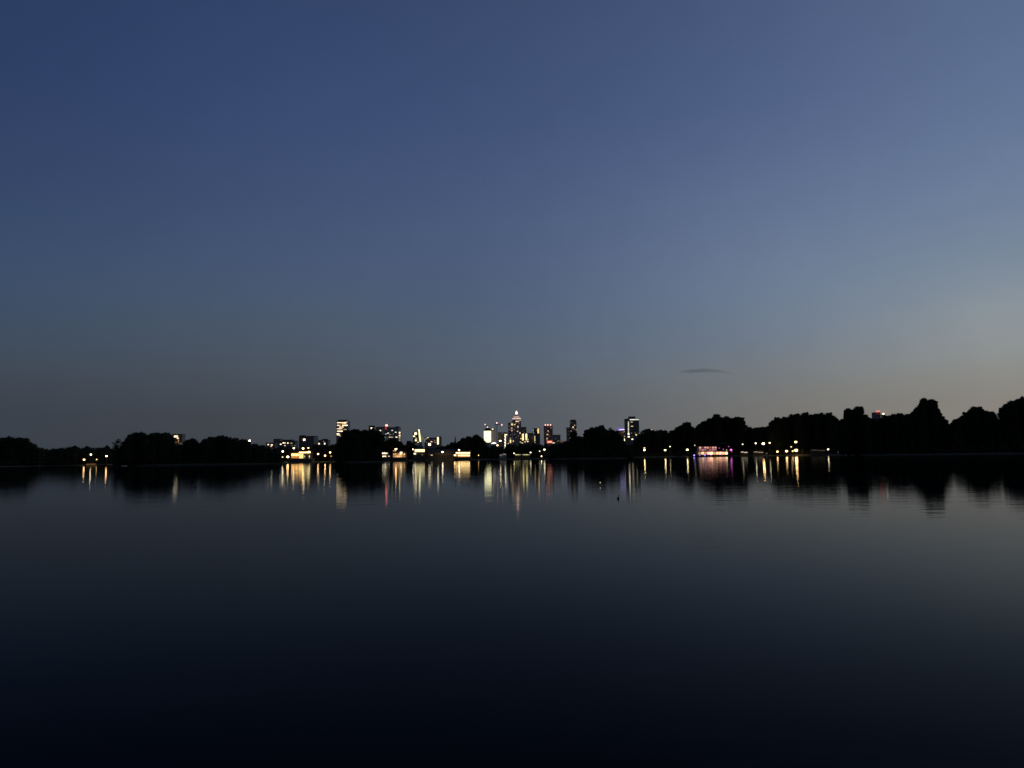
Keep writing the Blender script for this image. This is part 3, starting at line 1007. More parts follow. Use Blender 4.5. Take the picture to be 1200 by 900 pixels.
slab([p0, p3, p2, p1], glow((1.0, .95, .55), 1.5, .15, .05), 'lit_edge', b)
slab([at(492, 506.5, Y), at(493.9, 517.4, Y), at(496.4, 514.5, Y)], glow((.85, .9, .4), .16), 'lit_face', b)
Y = 2300
b = building('office_block', 'block crowded with pale lamps just left of the pointed wedge tower', 487, Y)
block(b, Y, 483.9, 489.6, 506.4, M_DARK, 20)
for px, py, w, h, s, c in ((487.1, 508.1, 3.2, 2.4, 3.5, WHITE), (485, 511.2, 2, 1.6, 2.6, WHITE), (487.7, 513.6, 2.2, 1.2, .7, YELL), (487.4, 516, 2.4, 2.2, 2.0, YELL), (490, 518.2, 2.2, .9, 1.3, WHITE), (488.3, 520.3, 4, .8, .16, WHITE), (486.6, 511.4, 1, 3, .3, YELL)):
    spot(b, Y, px, py, w, h, glow(c, s))
Y = 1800
b = building('apartment_block', 'dark red block with a bright pale vertical strip near its right end', 507, Y)
block(b, Y, 497.3, 516.6, 513.2, M_BRICK, 22)
block(b, Y, 511.4, 516.4, 511.8, M_BRICK, 14, 'stair_tower', y_off=.6, zbase=25, ledge=False)
panel(b, Y, 512.2, 514.2, 512.2, 520.8, glow((1, .92, .6), 1.25, .15, .05), 'stair_window')
for px, py, w, h, s, c in ((503.4, 520.8, 3, 2.8, 4, WHITE), (505.6, 517.6, 2.4, 1.1, 1.2, PINK), (501.4, 512.9, 2, .9, 1.2, WHITE), (499.4, 514.3, 1.8, .8, .6, WHITE), (497.9, 516, .8, 5, .22, COLD), (509.2, 516.3, 1, 1.6, .35, PINK), (510, 518.4, 1.6, .8, .5, PINK), (500, 518.5, 1.2, .7, .35, PINK), (503, 515.3, 1, .6, .15, PINK), (507.6, 514.6, 1, .6, .15, PINK)):
    spot(b, Y, px, py, w, h, glow(c, s), out=.5)

# floodlit white cylinder
Y = 2700
b = building('round_tower', 'floodlit creamy white round tower, brightest mass of the skyline', 571, Y)
cxl = (rect(b, Y, 567, 575.4, 505, 523)[0] + rect(b, Y, 567, 575.4, 505, 523)[1]) / 2
zt = rect(b, Y, 567, 575, 505, 523)
rad = (zt[1] - zt[0]) / 2 + .3
MB().lathe([(rad * .99, -1), (rad * .99, zt[3] + 1)], 32, cxl, rad).build('wall', M_PALE, b)
MB().lathe([(rad * .62, zt[2] - 6), (rad * .8, zt[2] + 1), (rad * .98, zt[2] + 14), (rad * 1.02, zt[2] + 24), (rad * 1.02, zt[3])], 32, cxl, rad - .2).build('floodlit_glow', glow((1, .91, .48), 1.9, .08, .03), b, True)  # floodlighting put in as the facade's own glow
MB().lathe([(rad * .95, zt[3] + 1.1), (rad * .9, zt[3] + 5), (rad * .5, zt[3] + 9), (rad * .3, zt[3] + 12)], 24, cxl, rad).build('roof_cap', M_ROOF, b)
Y = 2800
b = building('office_tower', 'dim brownish slab touching the right side of the floodlit white round tower', 577, Y)
block(b, Y, 570, 579.6, 502.6, M_BRICK, 24)
panel(b, Y, 576.6, 580 - .6, 504.5, 519, glow((1, .8, .6), .11, .3, .05), 'glazing')
spot(b, Y, 577.3, 502.9, 2.0, 1.2, glow(WHITE, 1.8))
Y = 2000
b = building('pavilion', 'small white lit wedge at the foot of the floodlit white round tower', 579, Y)
block(b, Y, 575.4, 582, 519.9, M_PALE, 12, ledge=False)
slab([at(575.2, 520, Y), at(582, 519.9, Y), at(580.4, 518.4, Y), at(577.6, 518.4, Y)], glow((1, .93, .85), 1.7), 'lit_canopy', b)


def crane(label, mast_px, y, top_py, jib, lights, group='tower cranes'):
    base = at(mast_px, top_py, y)
    t = thing('tower_crane', label, 'crane', (base.x, y, 1.2), group)
    h = base.z - 1.2
    mb = MB()
    s = 1.9
    for sx in (-s, s):
        for sy in (-s, s):
            mb.tube([(sx, sy, 0), (sx, sy, h)], .55, 4)
    z = 0
    k = 0
    while z < h - 4:
        a, c = (-s, s) if k % 2 else (s, -s)
        mb.tube([(a, -s, z), (c, -s, z + 4)], .16, 4)
        mb.tube([(a, s, z), (c, s, z + 4)], .16, 4)
        z += 4
        k += 1
    mb.build('mast', M_STEEL, t)
    p = [at(q[0], q[1], y) for q in jib]
    l = t.location
    mb = MB()
    for off in ((0, 1.0), (.9, -.6), (-.9, -.6)):
        mb.tube([(q.x - l.x, off[0], q.z - l.z + off[1]) for q in p], .55, 4)
    n = 14
    for i in range(n):
        u0, u1 = i / n, (i + 1) / n
        q0 = p[0].lerp(p[-1], u0)
        q1 = p[0].lerp(p[-1], u1)
        mb.tube([(q0.x - l.x, -.9, q0.z - l.z - .6), (q1.x - l.x, 0, q1.z - l.z + 1.0)], .14, 4)
        mb.tube([(q0.x - l.x, .9, q0.z - l.z - .6), (q1.x - l.x, 0, q1.z - l.z + 1.0)], .14, 4)
    mb.build('jib', M_STEEL, t)
    MB().box(-1.4, 1.4, -2.6, -1.45, h - 7, h - 4).build('cab', M_PALE, t)
    for px, py, r, c, st in lights:
        q = at(px, py, y)
        MB().ball((q.x - l.x, -1.6, q.z - l.z), r, r, r, 10, 6).build('warning_light', glow(c, st), t, True)
    return t


crane('tower crane with level jib and two pale lights, right of the white round tower', 581.8, 2600, 495.2,
      [(579.6, 497), (585, 497.5), (589.2, 498.3)], [(582.2, 495.7, 2.3, (1, .62, .55), 2.2), (588.0, 497.9, 2.6, (1, .66, .5), 1.5)])
crane('small crane with a steeply raised jib over the floodlit white round tower', 571.3, 2780, 500.9,
      [(571.4, 501), (570, 499.2), (568.4, 497.2)], [(568.5, 497.5, 2.2, (1, .6, .6), 1.6), (571.2, 500.8, 2.4, (1, .68, .6), 2.0)])

# blocks between the crane and the tallest tower
Y = 2750
b = building('office_block', 'dark grey block between the crane and the dotted stair tower', 588, Y)
block(b, Y, 583.2, 594.6, 506.8, M_DARK, 30)
spot(b, Y, 589, 507.6, 3, .6, glow(COLD, .12))
Y = 1600
b = building('stair_tower', 'slim tower with a dotted column of lit stair windows left of the tallest tower', 591.8, Y)
block(b, Y, 590.0, 595, 509.2, M_DARK, 8)
panel(b, Y, 591.2, 594.2, 508.7, 510.2, GW(2.0))
for i in range(10):
    py = 511.3 + i * 1.78
    spot(b, Y, 591.9 + (.35 if i % 2 else 0) - i * .02, py, 1.6, 1.15, glow((1, .93, .72), 2.3), 'stair_window')
panel(b, Y, 589.2 + .9, 592.8, 529.0, 530.0, GW(2.2))

# the tallest tower, its floodlit crown and tip made to glow
Y = 3000
b = building('skyscraper', 'tallest tower of the skyline, with a lit pinkish stepped crown and lantern tip', 606, Y)
block(b, Y, 600.4, 610.6, 491.6, M_CONC, 40)
block(b, Y, 595.3, 600.2, 495.6, M_BRICK, 36, 'left_shoulder')
block(b, Y, 610.8, 616.8, 500.6, M_DARK, 36, 'right_shoulder')
q = rect(b, Y, 600.2, 610.6, 488.4, 491.2)
mid = (q[0] + q[1]) / 2
hw = (q[1] - q[0]) / 2
z = lambda py: at(605.5, py, Y).z - 1.2
MB().frustum(mid - hw, mid + hw, 2, 38, z(491.4), mid - hw * .92, mid + hw * .92, 3, 37, z(490.0)).build('crown_band', glow((1, .74, .62), .85, .25, .08), b)  # floodlight on the crown put into its parts as emission
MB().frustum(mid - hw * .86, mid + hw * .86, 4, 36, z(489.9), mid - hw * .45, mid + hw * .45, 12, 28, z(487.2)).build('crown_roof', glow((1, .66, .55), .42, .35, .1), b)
MB().frustum(mid - hw * .32, mid + hw * .32, 14, 26, z(487.1), mid - hw * .2, mid + hw * .2, 16, 24, z(485.2)).build('lantern_base', M_DARK, b)
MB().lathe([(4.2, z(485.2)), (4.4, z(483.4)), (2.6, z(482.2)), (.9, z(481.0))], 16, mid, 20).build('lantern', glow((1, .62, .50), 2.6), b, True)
for px, py, w, h, s, c in ((606.2, 493.8, 4.6, 1.6, 1.0, PINK), (609.4, 492.6, 1.4, 1, .7, PINK), (600, 497.4, 2.4, 2.6, 1.0, YELL), (603, 497.6, 1.8, 1.3, 1.1, PINK), (607, 500.2, 1.6, 2.6, .8, PINK), (599.6, 501.9, 2.2, 1.8, .55, PINK), (599.8, 504.6, 1.6, 1.3, .9, PINK), (606.6, 505.4, 1.8, 1.1, .8, PINK), (609.4, 507.5, 1.4, 1.5, 1.4, WHITE),
                           (598.2, 517.2, 1.7, 4.4, 1.5, YELL), (598.2, 513.5, 1.4, 1.4, .5, PINK), (601.5, 516.9, 1.3, 2, .9, WARM), (595.7, 519.6, 1.2, .9, 1.2, YELL), (598.4, 509.5, 1.2, .9, .2, PINK), (603, 509, 1.4, .8, .22, PINK), (605, 512.5, 1.2, 1, .18, PINK), (602.4, 503.5, 1, .9, .3, PINK), (604.4, 496.2, 1.2, .8, .35, PINK), (597, 499.5, 1, 1, .25, PINK), (608.3, 496.4, 1, .9, .3, PINK), (603.6, 500.3, 1, .8, .25, PINK), (596.8, 503.6, 1, .8, .3, PINK), (607.8, 510.6, 1, .8, .22, PINK)):
    c_ = spot(b, Y, px, py, w, h, glow(c, s, .3, .1), out=.6)
for px, py, s in ((613, 505, .15), (615, 503, .12), (614.4, 507, .2)):
    spot(b, Y, px, py, 1, .8, glow(PINK, s))

Y = 2600
b = building('office_block', 'low block with two tall yellow lit columns at the foot of the tallest tower', 616, Y)
block(b, Y, 610.2, 626.2, 507.8, M_BRICK, 30)
panel(b, Y, 612, 613.8, 508.4, 516.2, GY(1.6), 'lit_column')
panel(b, Y, 615.8, 617.8, 508.2, 516.0, GY(1.5), 'lit_column')
for px, py, w, h, s, c in ((610.6, 514, 1.6, 1.3, 1.5, WARM), (609.9, 518.0, 1.4, .9, 1.1, YELL), (612, 519.1, 2.4, .9, .9, WHITE), (615.2, 517.8, 2.2, .9, 1.1, YELL), (618.4, 517.3, 2.0, 1.2, 1.6, WHITE), (619, 514.8, 1, 1.6, .5, YELL), (620.6, 511, 1, 1, .1, PINK), (623, 513, 1, 1, .12, PINK), (611.2, 511, .9, 3, .25, YELL)):
    spot(b, Y, px, py, w, h, glow(c, s), out=.6)
Y = 2500
b = building('office_tower', 'dark block with a bright upper right corner window right of the twin yellow columns', 628, Y)
block(b, Y, 624.4, 632.8, 502.2, M_DARK, 26)
for px, py, w, h, s, c in ((630.8, 505, 2.0, 6.6, 1.3, WARM), (624.9, 504.2, .9, 3, .4, COLD), (626.7, 514, 1.5, 7.4, .55, YELL), (629.4, 504.5, .8, 1, .5, WARM), (627, 518.6, 1.6, .8, .5, WARM), (625.4, 507.5, .8, 2.4, .2, COLD)):
    spot(b, Y, px, py, w, h, glow(c, s, .25, .1))
Y = 2800
b = building('apartment_tower', 'slab tower with red lights along its top and a red glow below', 643, Y)
block(b, Y, 637.6, 647.6, 498.6, M_BRICK, 36)
for px in (639.1, 642, 645.1):
    q = at(px, 498.0, Y)
    MB().ball((q.x - b.location.x, -1, q.z - 1.2), 2.6, 2.6, 2.2, 10, 6).build('beacon', glow((1, .5, .42), 2.2), b, True)
for px, py, w, h, s, c in ((642.3, 505, 1.5, 1.2, .9, PINK), (641.6, 509.2, 2.4, 1.3, .9, WARM), (641.2, 513.5, 1.8, 1.2, .7, PINK), (645.8, 501.4, 1.2, .9, .4, PINK), (640.9, 515.4, 1.4, 1, .6, PINK), (644.2, 511, 1, .8, .2, PINK), (640, 506.6, .8, .8, .15, PINK), (643.3, 507, .8, .8, .2, PINK), (639.4, 503, .8, .8, .12, PINK)):
    spot(b, Y, px, py, w, h, glow(c, s))
panel(b, Y, 641.4, 648.4 - .9, 515.9, 517, glow(RED, .45), 'red_sign')
panel(b, Y, 641.0, 647.5, 517, 519.2, glow((1, .22, .13), 1.25), 'red_sign')
panel(b, Y, 642.4, 646.6, 517.2, 518.2, glow((1, .5, .4), 1.6), 'red_sign', out=.8)
Y = 2650
b = building('office_block', 'low grey block with one pale yellow light right of the red-topped slab tower', 652, Y)
block(b, Y, 648, 656.8, 509.8, M_CONC, 26)
spot(b, Y, 654.2, 517.3, 3.8, 1.1, GY(2.0))
spot(b, Y, 651, 514, 1, 1.5, glow(COLD, .08))
Y = 2300
b = building('parking_deck', 'long low deck with dim reddish light between the grey block and the shouldered tower', 657, Y)
block(b, Y, 647.4, 664.5, 517.2, M_CONC, 18, ledge=False)
panel(b, Y, 647.4, 650, 518.6, 519.4, GW(1.3))
panel(b, Y, 656.6, 662, 517.4, 517.9, glow(WARM, .25))
Y = 2500
b = building('office_tower', 'dark tower with a lower left shoulder and scattered lights left of the black island', 671, Y)
block(b, Y, 668.3, 675.6, 493.2, M_BRICK, 24)
block(b, Y, 664.2, 668.1, 501.2, M_BRICK, 24, 'left_shoulder')
block(b, Y, 669.2, 674.6, 492, M_DARK, 10, 'roof_house', y_off=5, zbase=100, ledge=False)
for px, py, w, h, s, c in ((671.6, 500.5, 1.6, 1.3, 1.5, WHITE), (673.4, 498.4, 1.3, 1, .8, PINK), (675.2, 503.5, 1, .9, .8, WARM), (669.2, 505.2, 1.3, .8, .45, PINK), (668.8, 495.4, .8, .8, .3, WHITE), (672.6, 502.5, 1, .8, .5, PINK), (670.2, 502, 1, .8, .3, PINK), (666, 505, .8, .8, .12, PINK), (665.6, 509, .8, .8, .15, PINK)):
    spot(b, Y, px, py, w, h, glow(c, s))
Y = 1100
b = building('house', 'small dark house with a white light at the foot of the shouldered dark tower', 675, Y)
block(b, Y, 666.5, 686, 512.6, M_DARK, 10, ledge=False)
for px, py, s in ((668.6, 513.2, 1.1), (676.2, 515.2, 4.0), (683.9, 516, .5), (688 - 2.6, 517.5, .15)):
    spot(b, Y, px, py, 1.6, 1.5, GW(s))

# violet roof and the dark tower with a white top band
Y = 2100
b = building('hall', 'hall with a violet lit sloping roof left of the white-banded tower', 729, Y)
block(b, Y, 724.4, 733.4, 504.8, M_PALE, 24, ledge=False)
slab([at(724, 504.4, Y), at(733.4, 504.0, Y), at(731.6, 502.4, Y), at(729, 501.0, Y), at(725, 500.6, Y)], glow((.36, .27, .95), .45), 'violet_roof', b, -.4, 22)
slab([at(725, 504.1, Y), at(733.2, 503.9, Y), at(730.6, 502.7, Y), at(725.6, 503.2, Y)], glow((.66, .52, 1), 1.7), 'violet_edge', b, -.9, -.45)
for px, py, w, h, s, c in ((732.2, 505.7, 2, .9, 1.0, WARM), (732.3, 511.5, 1.6, 1.3, 1.4, WHITE), (732.4, 515.4, 1.9, 3.4, 2.6, WHITE), (732.5, 518.2, 1.2, 3.4, 2.0, WHITE), (729, 509, 6, 6, .025, WARM), (728.6, 513, 1.4, 4, .1, COLD), (729.6, 506.6, 3, .8, .2, YELL)):
    spot(b, Y, px, py, w, h, glow(c, s))
Y = 1900
b = building('apartment_tower', 'dark tower with a white band along its top and a lit column on its left', 741, Y)
block(b, Y, 733.6, 748.8, 491, M_DARK, 30)
block(b, Y, 737.4, 744.8, 488.4, M_DARK, 14, 'roof_house', y_off=3, zbase=85, ledge=False)
panel(b, Y, 738, 748.6, 490.9 + .2, 492.3, glow(COLD, .85, .2, .05), 'top_band')
for i in range(8):
    panel(b, Y, 735.9, 737.0, 494 + i * 1.75, 495.35 + i * 1.75, glow((1, .93, .7), .75 + .15 * (i % 3)), 'stair_window')
for px, py, w, h, s, c in ((740.2, 494.6, 2.4, .9, .8, WHITE), (740.6, 499.5, 2.8, .9, 1.0, WHITE), (736.6, 508.6, 2.0, 2.2, 2.2, WHITE), (736.8, 511.8, 2.4, 1.6, 2.2, WHITE), (741, 514.7, 2.2, 1.4, 2.2, WHITE), (745.5, 509.6, 1.4, 1.5, 1.5, YELL), (740, 507.5, 1.2, .7, .4, PINK), (744.2, 507.4, 1, .7, .3, WHITE), (741, 511.5, 1, 1, .12, PINK), (749.2 - 1.2, 508, .8, 1, .2, WHITE)):
    spot(b, Y, px, py, w, h, glow(c, s))
Y = 1500
b = building('sports_hall', 'low hall with a curved roof and one small white light right of the white-banded tower', 760, Y)
a0, a1, c0, d0 = rect(b, Y, 752.5, 769, 502.2, 506)
n = 12
arc = [(a0 + (a1 - a0) * i / n, c0 + (d0 - c0) * math.sin(math.pi * i / n)) for i in range(n + 1)]
vs = [(x, 0, z_) for x, z_ in arc] + [(x, 30, z_) for x, z_ in arc]
fs = [(i, i + 1, i + n + 2, i + n + 1) for i in range(n)] + [tuple(range(n + 1))[::-1], tuple(range(n + 1, 2 * n + 2))]
MB().add(vs, fs).build('roof', M_ROOF, b)
MB().box(a0 + 1, a1 - 1, .5, 29.5, -1, c0 - .01).build('wall', M_CONC, b)
spot(b, Y, 763.6, 503.4, 2.2, .8, GW(.9))

# beacon block in the right-hand wood
Y = 1500
b = building('chimney_block', 'dark block with a red lit top and a white floodlight among the right bank trees', 1030, Y)
block(b, Y, 1025.4, 1031.8, 483.6, M_DARK, 14)
panel(b, Y, 1026.6, 1031.4, 481.2, 482.8, glow((1, .30, .24), .95), 'red_sign')
panel(b, Y, 1026.2, 1031.6, 483, 485.4, glow((.7, .08, .06), .12), 'red_lit_wall')
block(b, Y, 1031.9, 1037.4, 486.4, M_DARK, 14, 'side_wing')
spot(b, Y, 1035.2, 485.0, 2.2, 1.9, glow((1, .9, .62), 2.6), 'floodlight')
spot(b, Y, 1038 - 1.6, 483.6, 1.4, .8, glow(WARM, .5))
panel(b, Y, 1032.2, 1032.9, 487, 493, glow((.9, .8, .75), .12), 'stair_window')

# ------------------------------------------------------------------ lakeside pavilions
LG = 'lit pavilions on the far bank'


def lakeside(name, label, px, y, cat='restaurant'):
    return thing(name, label, cat, (gx(px, y), y, 0.6), LG)


def hip_roof(root, a, b, y0, y1, z0, z1, mat, inset=.35, name='roof'):
    w = (b - a) * inset
    d = (y1 - y0) * .45
    return MB().frustum(a, b, y0, y1, z0, a + w, b - w, y0 + d, y1 - d, z1).build(name, mat, root)


def terrace(root, y, x0, x1, ytop, depth=9, mat=None):
    a, b, _, d = rect(root, y, x0, x1, ytop, ytop + 2)
    MB().box(a, b, -2.6, depth, -1.2, d).build('terrace', mat or M_WOOD, root)
    mb = MB()
    k = a
    while k <= b:
        mb.box(k - .04, k + .04, -2.5, -2.42, d + .002, d + 1.0)
        k += 1.6
    mb.box(a, b, -2.51, -2.41, d + 1.0, d + 1.08)
    mb.build('railing', M_STEEL, root)
    return d


# orange glowing restaurant
Y = S(352, 3.5)
b = lakeside('restaurant', 'two-part lakeside restaurant glowing orange below the dark square block', 352, Y)
zd = terrace(b, Y, 339, 366, 537.6)
a, c, z0_, z1_ = rect(b, Y, 341, 350.6, 531, 537.6)
lw = MB().box(a, c, 0, 7, zd + .003, z1_).build('left_wing', M_WOOD, b)
hip_roof(b, a - .7, c + .02, -.9, 7.8, z1_ + .004, z1_ + 1.5, M_TILE)
panel(b, Y, 341.6, 350.2, 530.9 + .2, 531.4, glow(ORNG, 1.0), 'eave_glow', out=.8, back=-.5)  # glowing strip added for the orange light on the eaves
for i in range(5):
    panel(b, Y, 341.7 + i * 1.72, 343.2 + i * 1.72, 531.7, 534.2, glow((1, .53, .15), 3.6 + .6 * (i % 2), .25, .5), on=lw)
for i in range(5):
    panel(b, Y, 341.7 + i * 1.72, 343.2 + i * 1.72, 534.6, 537, glow((1, .42, .1), .65, .3, .5), 'lower_window', on=lw)
a, c, z0_, z1_ = rect(b, Y, 350.8, 364.2, 529, 537.6)
rw = MB().box(a, c, -.8, 7.2, zd + .003, z1_).build('right_wing', M_WOOD, b)
MB().box(a - .4, c + .6, -1.6, 7.6, z1_ + .004, z1_ + .35).build('flat_roof', M_ROOF, b)
panel(b, Y, 350.9, 364.0, 529.5, 530.9, glow((1, .70, .26), 3.6, .15, .4), 'lit_fascia', out=1.5, back=-.7)
panel(b, Y, 361.6, 363.9, 528.7, 530.9, glow((1, .76, .34), 3.4), 'lit_fascia', out=1.7, back=-1.6)
for i in range(3):
    panel(b, Y, 351 + i * 1.62, 352.4 + i * 1.62, 531.8, 537.1, glow((1, .50, .17), 2.3 - .3 * (i % 2), .3, .5), out=1.0, back=-.6, on=rw)
for px, s in ((357.2, .9), (362.8, 1.6)):
    spot(b, Y, px, 534.6, 1.2, 1.4, glow(WHITE, s), out=1.0)
    spot(b, Y, px + .1, 536.5, 1.4, .7, glow(WHITE, s * .5), out=1.0)

# tiny kiosk
Y = S(451, 3)
b = lakeside('kiosk', 'small white lit kiosk at the right foot of the city island', 451, Y, 'kiosk')
zd = terrace(b, Y, 446.6, 457.4, 536, 7)
a, c, z0_, z1_ = rect(b, Y, 447.6, 454.6, 530.2, 536)
MB().box(a, c, 0, 4, zd + .003, z1_).build('wall', M_WOOD, b)
hip_roof(b, a - .6, c + .6, -.7, 4.6, z1_ + .004, z1_ + 1.1, M_ROOF)
for i in range(3):
    panel(b, Y, 448 + i * 2.2, 449.7 + i * 2.2, 530.6, 531.9, glow(WHITE, (3.0, 3.8, 1.6)[i]))
panel(b, Y, 447.7, 452.4, 534.2, 535.4, glow((1, .8, .5), 2.4, .3, .5), 'counter_light', out=.5)
panel(b, Y, 454.8, 456.8, 534.2, 535.2, glow((1, .85, .7), .8), 'counter_light', out=.5)

# glowing brick restaurant
Y = S(467, 3.5)
b = lakeside('restaurant', 'glowing brick restaurant with a warm lamp over its roof, below the red beacon block', 467, Y)
zd = terrace(b, Y, 459.4, 476.2, 536.2)
a, c, z0_, z1_ = rect(b, Y, 460.2, 475.4, 530.6, 536.2)
MB().box(a, c, 0, 8, zd + .003, z1_).build('wall', M_BRICK, b)
hip_roof(b, a - .8, c + .8, -.9, 8.8, z1_ + .004, z1_ + 2.0, M_TILE, .25)
for i in range(7):
    panel(b, Y, 460.7 + i * 2.08, 462.2 + i * 2.08, 531.3, 533.4, glow((1, .58, .2), (.55, .8, .35, .9, 1.7, .6, .9)[i], .3, .5))
    panel(b, Y, 460.7 + i * 2.08, 462.4 + i * 2.08, 533.9, 535.8, glow((1, .52, .22), (.5, .9, 1.3, 1.5, 1.2, .5, .4)[i], .35, .5), 'door_window')
spot(b, Y, 470.2, 530.4, 2.8, 1.7, glow((1, .8, .5), 3.2), 'gable_light', out=1.4)
panel(b, Y, 460.8, 464, 526.9 + .9, 528.7, glow((1, .7, .35), .7), 'chimney_light', out=.6)

# pale lit boathouse
Y = S(491, 3.5)
b = lakeside('boathouse', 'boathouse with a broad pale yellow lit upper storey below the wedge tower', 491, Y, 'boathouse')
zd = terrace(b, Y, 483.4, 498.6, 536.8)
a, c, z0_, z1_ = rect(b, Y, 484.6, 497.8, 526.2, 536.8)
MB().box(a, c, 0, 9, zd + .003, z1_).build('wall', M_WOOD, b)
hip_roof(b, a - .7, c + .7, -.8, 9.6, z1_ + .004, z1_ + 1.5, M_ROOF, .3)
for i in range(6):
    panel(b, Y, 486.2 + i * 1.92, 487.9 + i * 1.92, 526.6 + .1 * (i < 2), 529.2, glow((1, .78, .36), 2.6, .2, .5))
panel(b, Y, 484.9, 497.4, 529.7, 530.5, glow((1, .75, .4), .25, .4, .5), 'balcony_light', out=.8)
spot(b, Y, 486.2, 531.7, 3, 1.8, glow((1, .85, .6), 1.7), 'door_light')
spot(b, Y, 494.8, 532.8, 2.4, 1.4, glow((1, .8, .7), .12))

# long dim shed
Y = S(520, 8)
b = lakeside('boat_shed', 'long low dim brown shed between the boathouse and the two-band pavilion', 516, Y, 'shed')
a, c, z0_, z1_ = rect(b, Y, 499.5, 531.5, 528.6, 536)
MB().box(a, c, 0, 9, -.5, z1_).build('wall', M_WOOD, b)
MB().add([(a - .5, -.6, z1_ + .003), (c + .5, -.6, z1_ + .003), (c + .5, 9.6, z1_ + .003), (a - .5, 9.6, z1_ + .003), (a - .5, 4.5, z1_ + 1.6), (c + .5, 4.5, z1_ + 1.6)],
         [(0, 1, 5, 4), (2, 3, 4, 5), (0, 4, 3), (1, 2, 5), (0, 3, 2, 1)]).build('roof', M_ROOF, b)
spot(b, Y, 506, 533.4, 2.4, .9, glow((1, .85, .5), 1.0))
for px in (503, 511, 514, 523, 527):
    spot(b, Y, px, 532.2, 2.0, 2.4, glow((1, .55, .4), .03), 'glow_shutter')  # each shutter given a faint glow of its own

# two-band pavilion
Y = S(543, 3)
b = lakeside('pavilion', 'bright pavilion with two long glowing bands left of the floodlit white tower', 543, Y, 'pavilion')
zd = terrace(b, Y, 532.4, 552, 535.8)
a, c, z0_, z1_ = rect(b, Y, 534, 551, 529.6, 535.8)
MB().box(a, c, 0, 8, zd + .003, z1_).build('wall', M_WOOD, b)
MB().box(a - .8, c + .8, -1.6, 8.6, z1_ + .004, z1_ + .4).build('roof', M_ROOF, b)
for i in range(6):
    panel(b, Y, 534.3 + i * 2.76, 536.9 + i * 2.76, 530.0, 531.7, glow((1, .66, .26), 3.8, .2, .5), out=.6)
for i in range(5):
    panel(b, Y, 537 + i * 2.76, 539.5 + i * 2.76, 532.9, 534.6, glow((1, .60, .23), 3.4 - .5 * (i == 0), .25, .5), 'lower_window', out=.6)
panel(b, Y, 534.4, 536.8, 532.8, 534.2, glow((1, .5, .25), .7), 'lower_window', out=.6)
panel(b, Y, 536.6, 550.8, 534.9, 535.5, glow((1, .45, .2), .5), 'terrace_light', out=.7)
spot(b, Y, 550.8, 528.8, .9, .8, glow((1, .3, .3), .5), 'gable_light')

# pale hut
Y = S(589, 3)
b = lakeside('hut', 'pale arched hut under the dotted stair tower', 589, Y, 'hut')
a, c, z0_, z1_ = rect(b, Y, 585.2, 593.6, 531.4, 537)
MB().box(a, c, 0, 5, -.5, z1_ - 1.2).build('wall', M_PALE, b)
n = 10
arc = [(a - .3 + (c - a + .6) * i / n, z1_ - 1.19 + 1.9 * math.sin(math.pi * i / n)) for i in range(n + 1)]
vs = [(x, -.4, z_) for x, z_ in arc] + [(x, 5.4, z_) for x, z_ in arc]
MB().add(vs, [(i, i + 1, i + n + 2, i + n + 1) for i in range(n)] + [tuple(range(n + 1))[::-1], tuple(range(n + 1, 2 * n + 2))]).build('roof', M_PALE, b)
panel(b, Y, 585.6, 588.6, 532.6, 534.4, glow((1, .8, .65), .14), out=.5)  # dim panes added to stand for lamplight on the hut wall
panel(b, Y, 589.2, 593, 531.8, 533, glow((1, .85, .7), .2), out=.5)

# yellow-green terrace
Y = S(612, 3)
b = lakeside('terrace_pavilion', 'low open terrace pavilion with two yellow-green lit strips under the tallest tower', 612, Y, 'pavilion')
a, c, z0_, z1_ = rect(b, Y, 603.2, 622, 531.4, 535)
MB().box(a, c, 1.5, 6, -.5, z1_ - .6).build('back_wall', M_WOOD, b)
MB().box(a - .6, c + .6, -1.6, 6.6, z1_ - .59, z1_ - .3).build('roof', M_ROOF, b)
for k in range(7):
    x = a + (c - a) * k / 6
    MB().tube([(x, -1.2, -.6), (x, -1.2, z1_ - .6)], .09, 8).build('post', M_STEEL, b)
for x0_, x1_, st_ in ((603.8, 606.0, 1.1), (606.4, 608.2, .8), (608.6, 610.2, .45), (612, 613.6, .5), (614, 616.4, .85), (616.8, 618.6, 1.0), (619, 620.8, .35)):
    panel(b, Y, x0_, x1_, 532.4, 533.3, glow((1, .92, .45), st_, .4, .5), 'lit_strip', out=-1.0, back=1.4)

# right-hand terraces
for px0, px1, py, s, lab in ((868.4, 876.8, 529.9, 1.0, 'low open canopy with a bright white strip right of the party boat'),
                             (883.6, 895, 529.8, .4, 'low open canopy with a dim warm strip under the biggest warm lamp'),
                             (951, 968, 527.6, .07, 'long dim canopy left of the last small lamp of the right bank')):
    pm = (px0 + px1) / 2
    Y = S(pm, 3)
    b = thing('canopy', lab, 'canopy', (gx(pm, Y), Y, .6), 'canopies on the right bank')
    a, c, z0_, z1_ = rect(b, Y, px0, px1, py - 1.2, py + 2)
    MB().box(a - .4, c + .4, -1.5, 3, z1_, z1_ + .2).build('roof', M_WOOD, b)
    for k in range(4):
        x = a + (c - a) * k / 3
        MB().tube([(x, -1.2, -.6), (x, -1.2, z1_ - .003)], .09, 8).build('post', M_STEEL, b)
    MB().box(a, c, 1.6, 2.4, -.5, z1_ - .9).build('back_wall', M_WOOD, b)
    panel(b, Y, px0 + .4, px0 + (px1 - px0) * .45, py - .6, py + .2, glow((1, .88, .6), s, .4, .5), 'light_strip', out=-.9, back=1.3)
    panel(b, Y, px0 + (px1 - px0) * .5, px1 - .4, py - .2, py + .7, glow((1, .82, .55), s, .4, .5), 'light_strip', out=-.9, back=1.3)

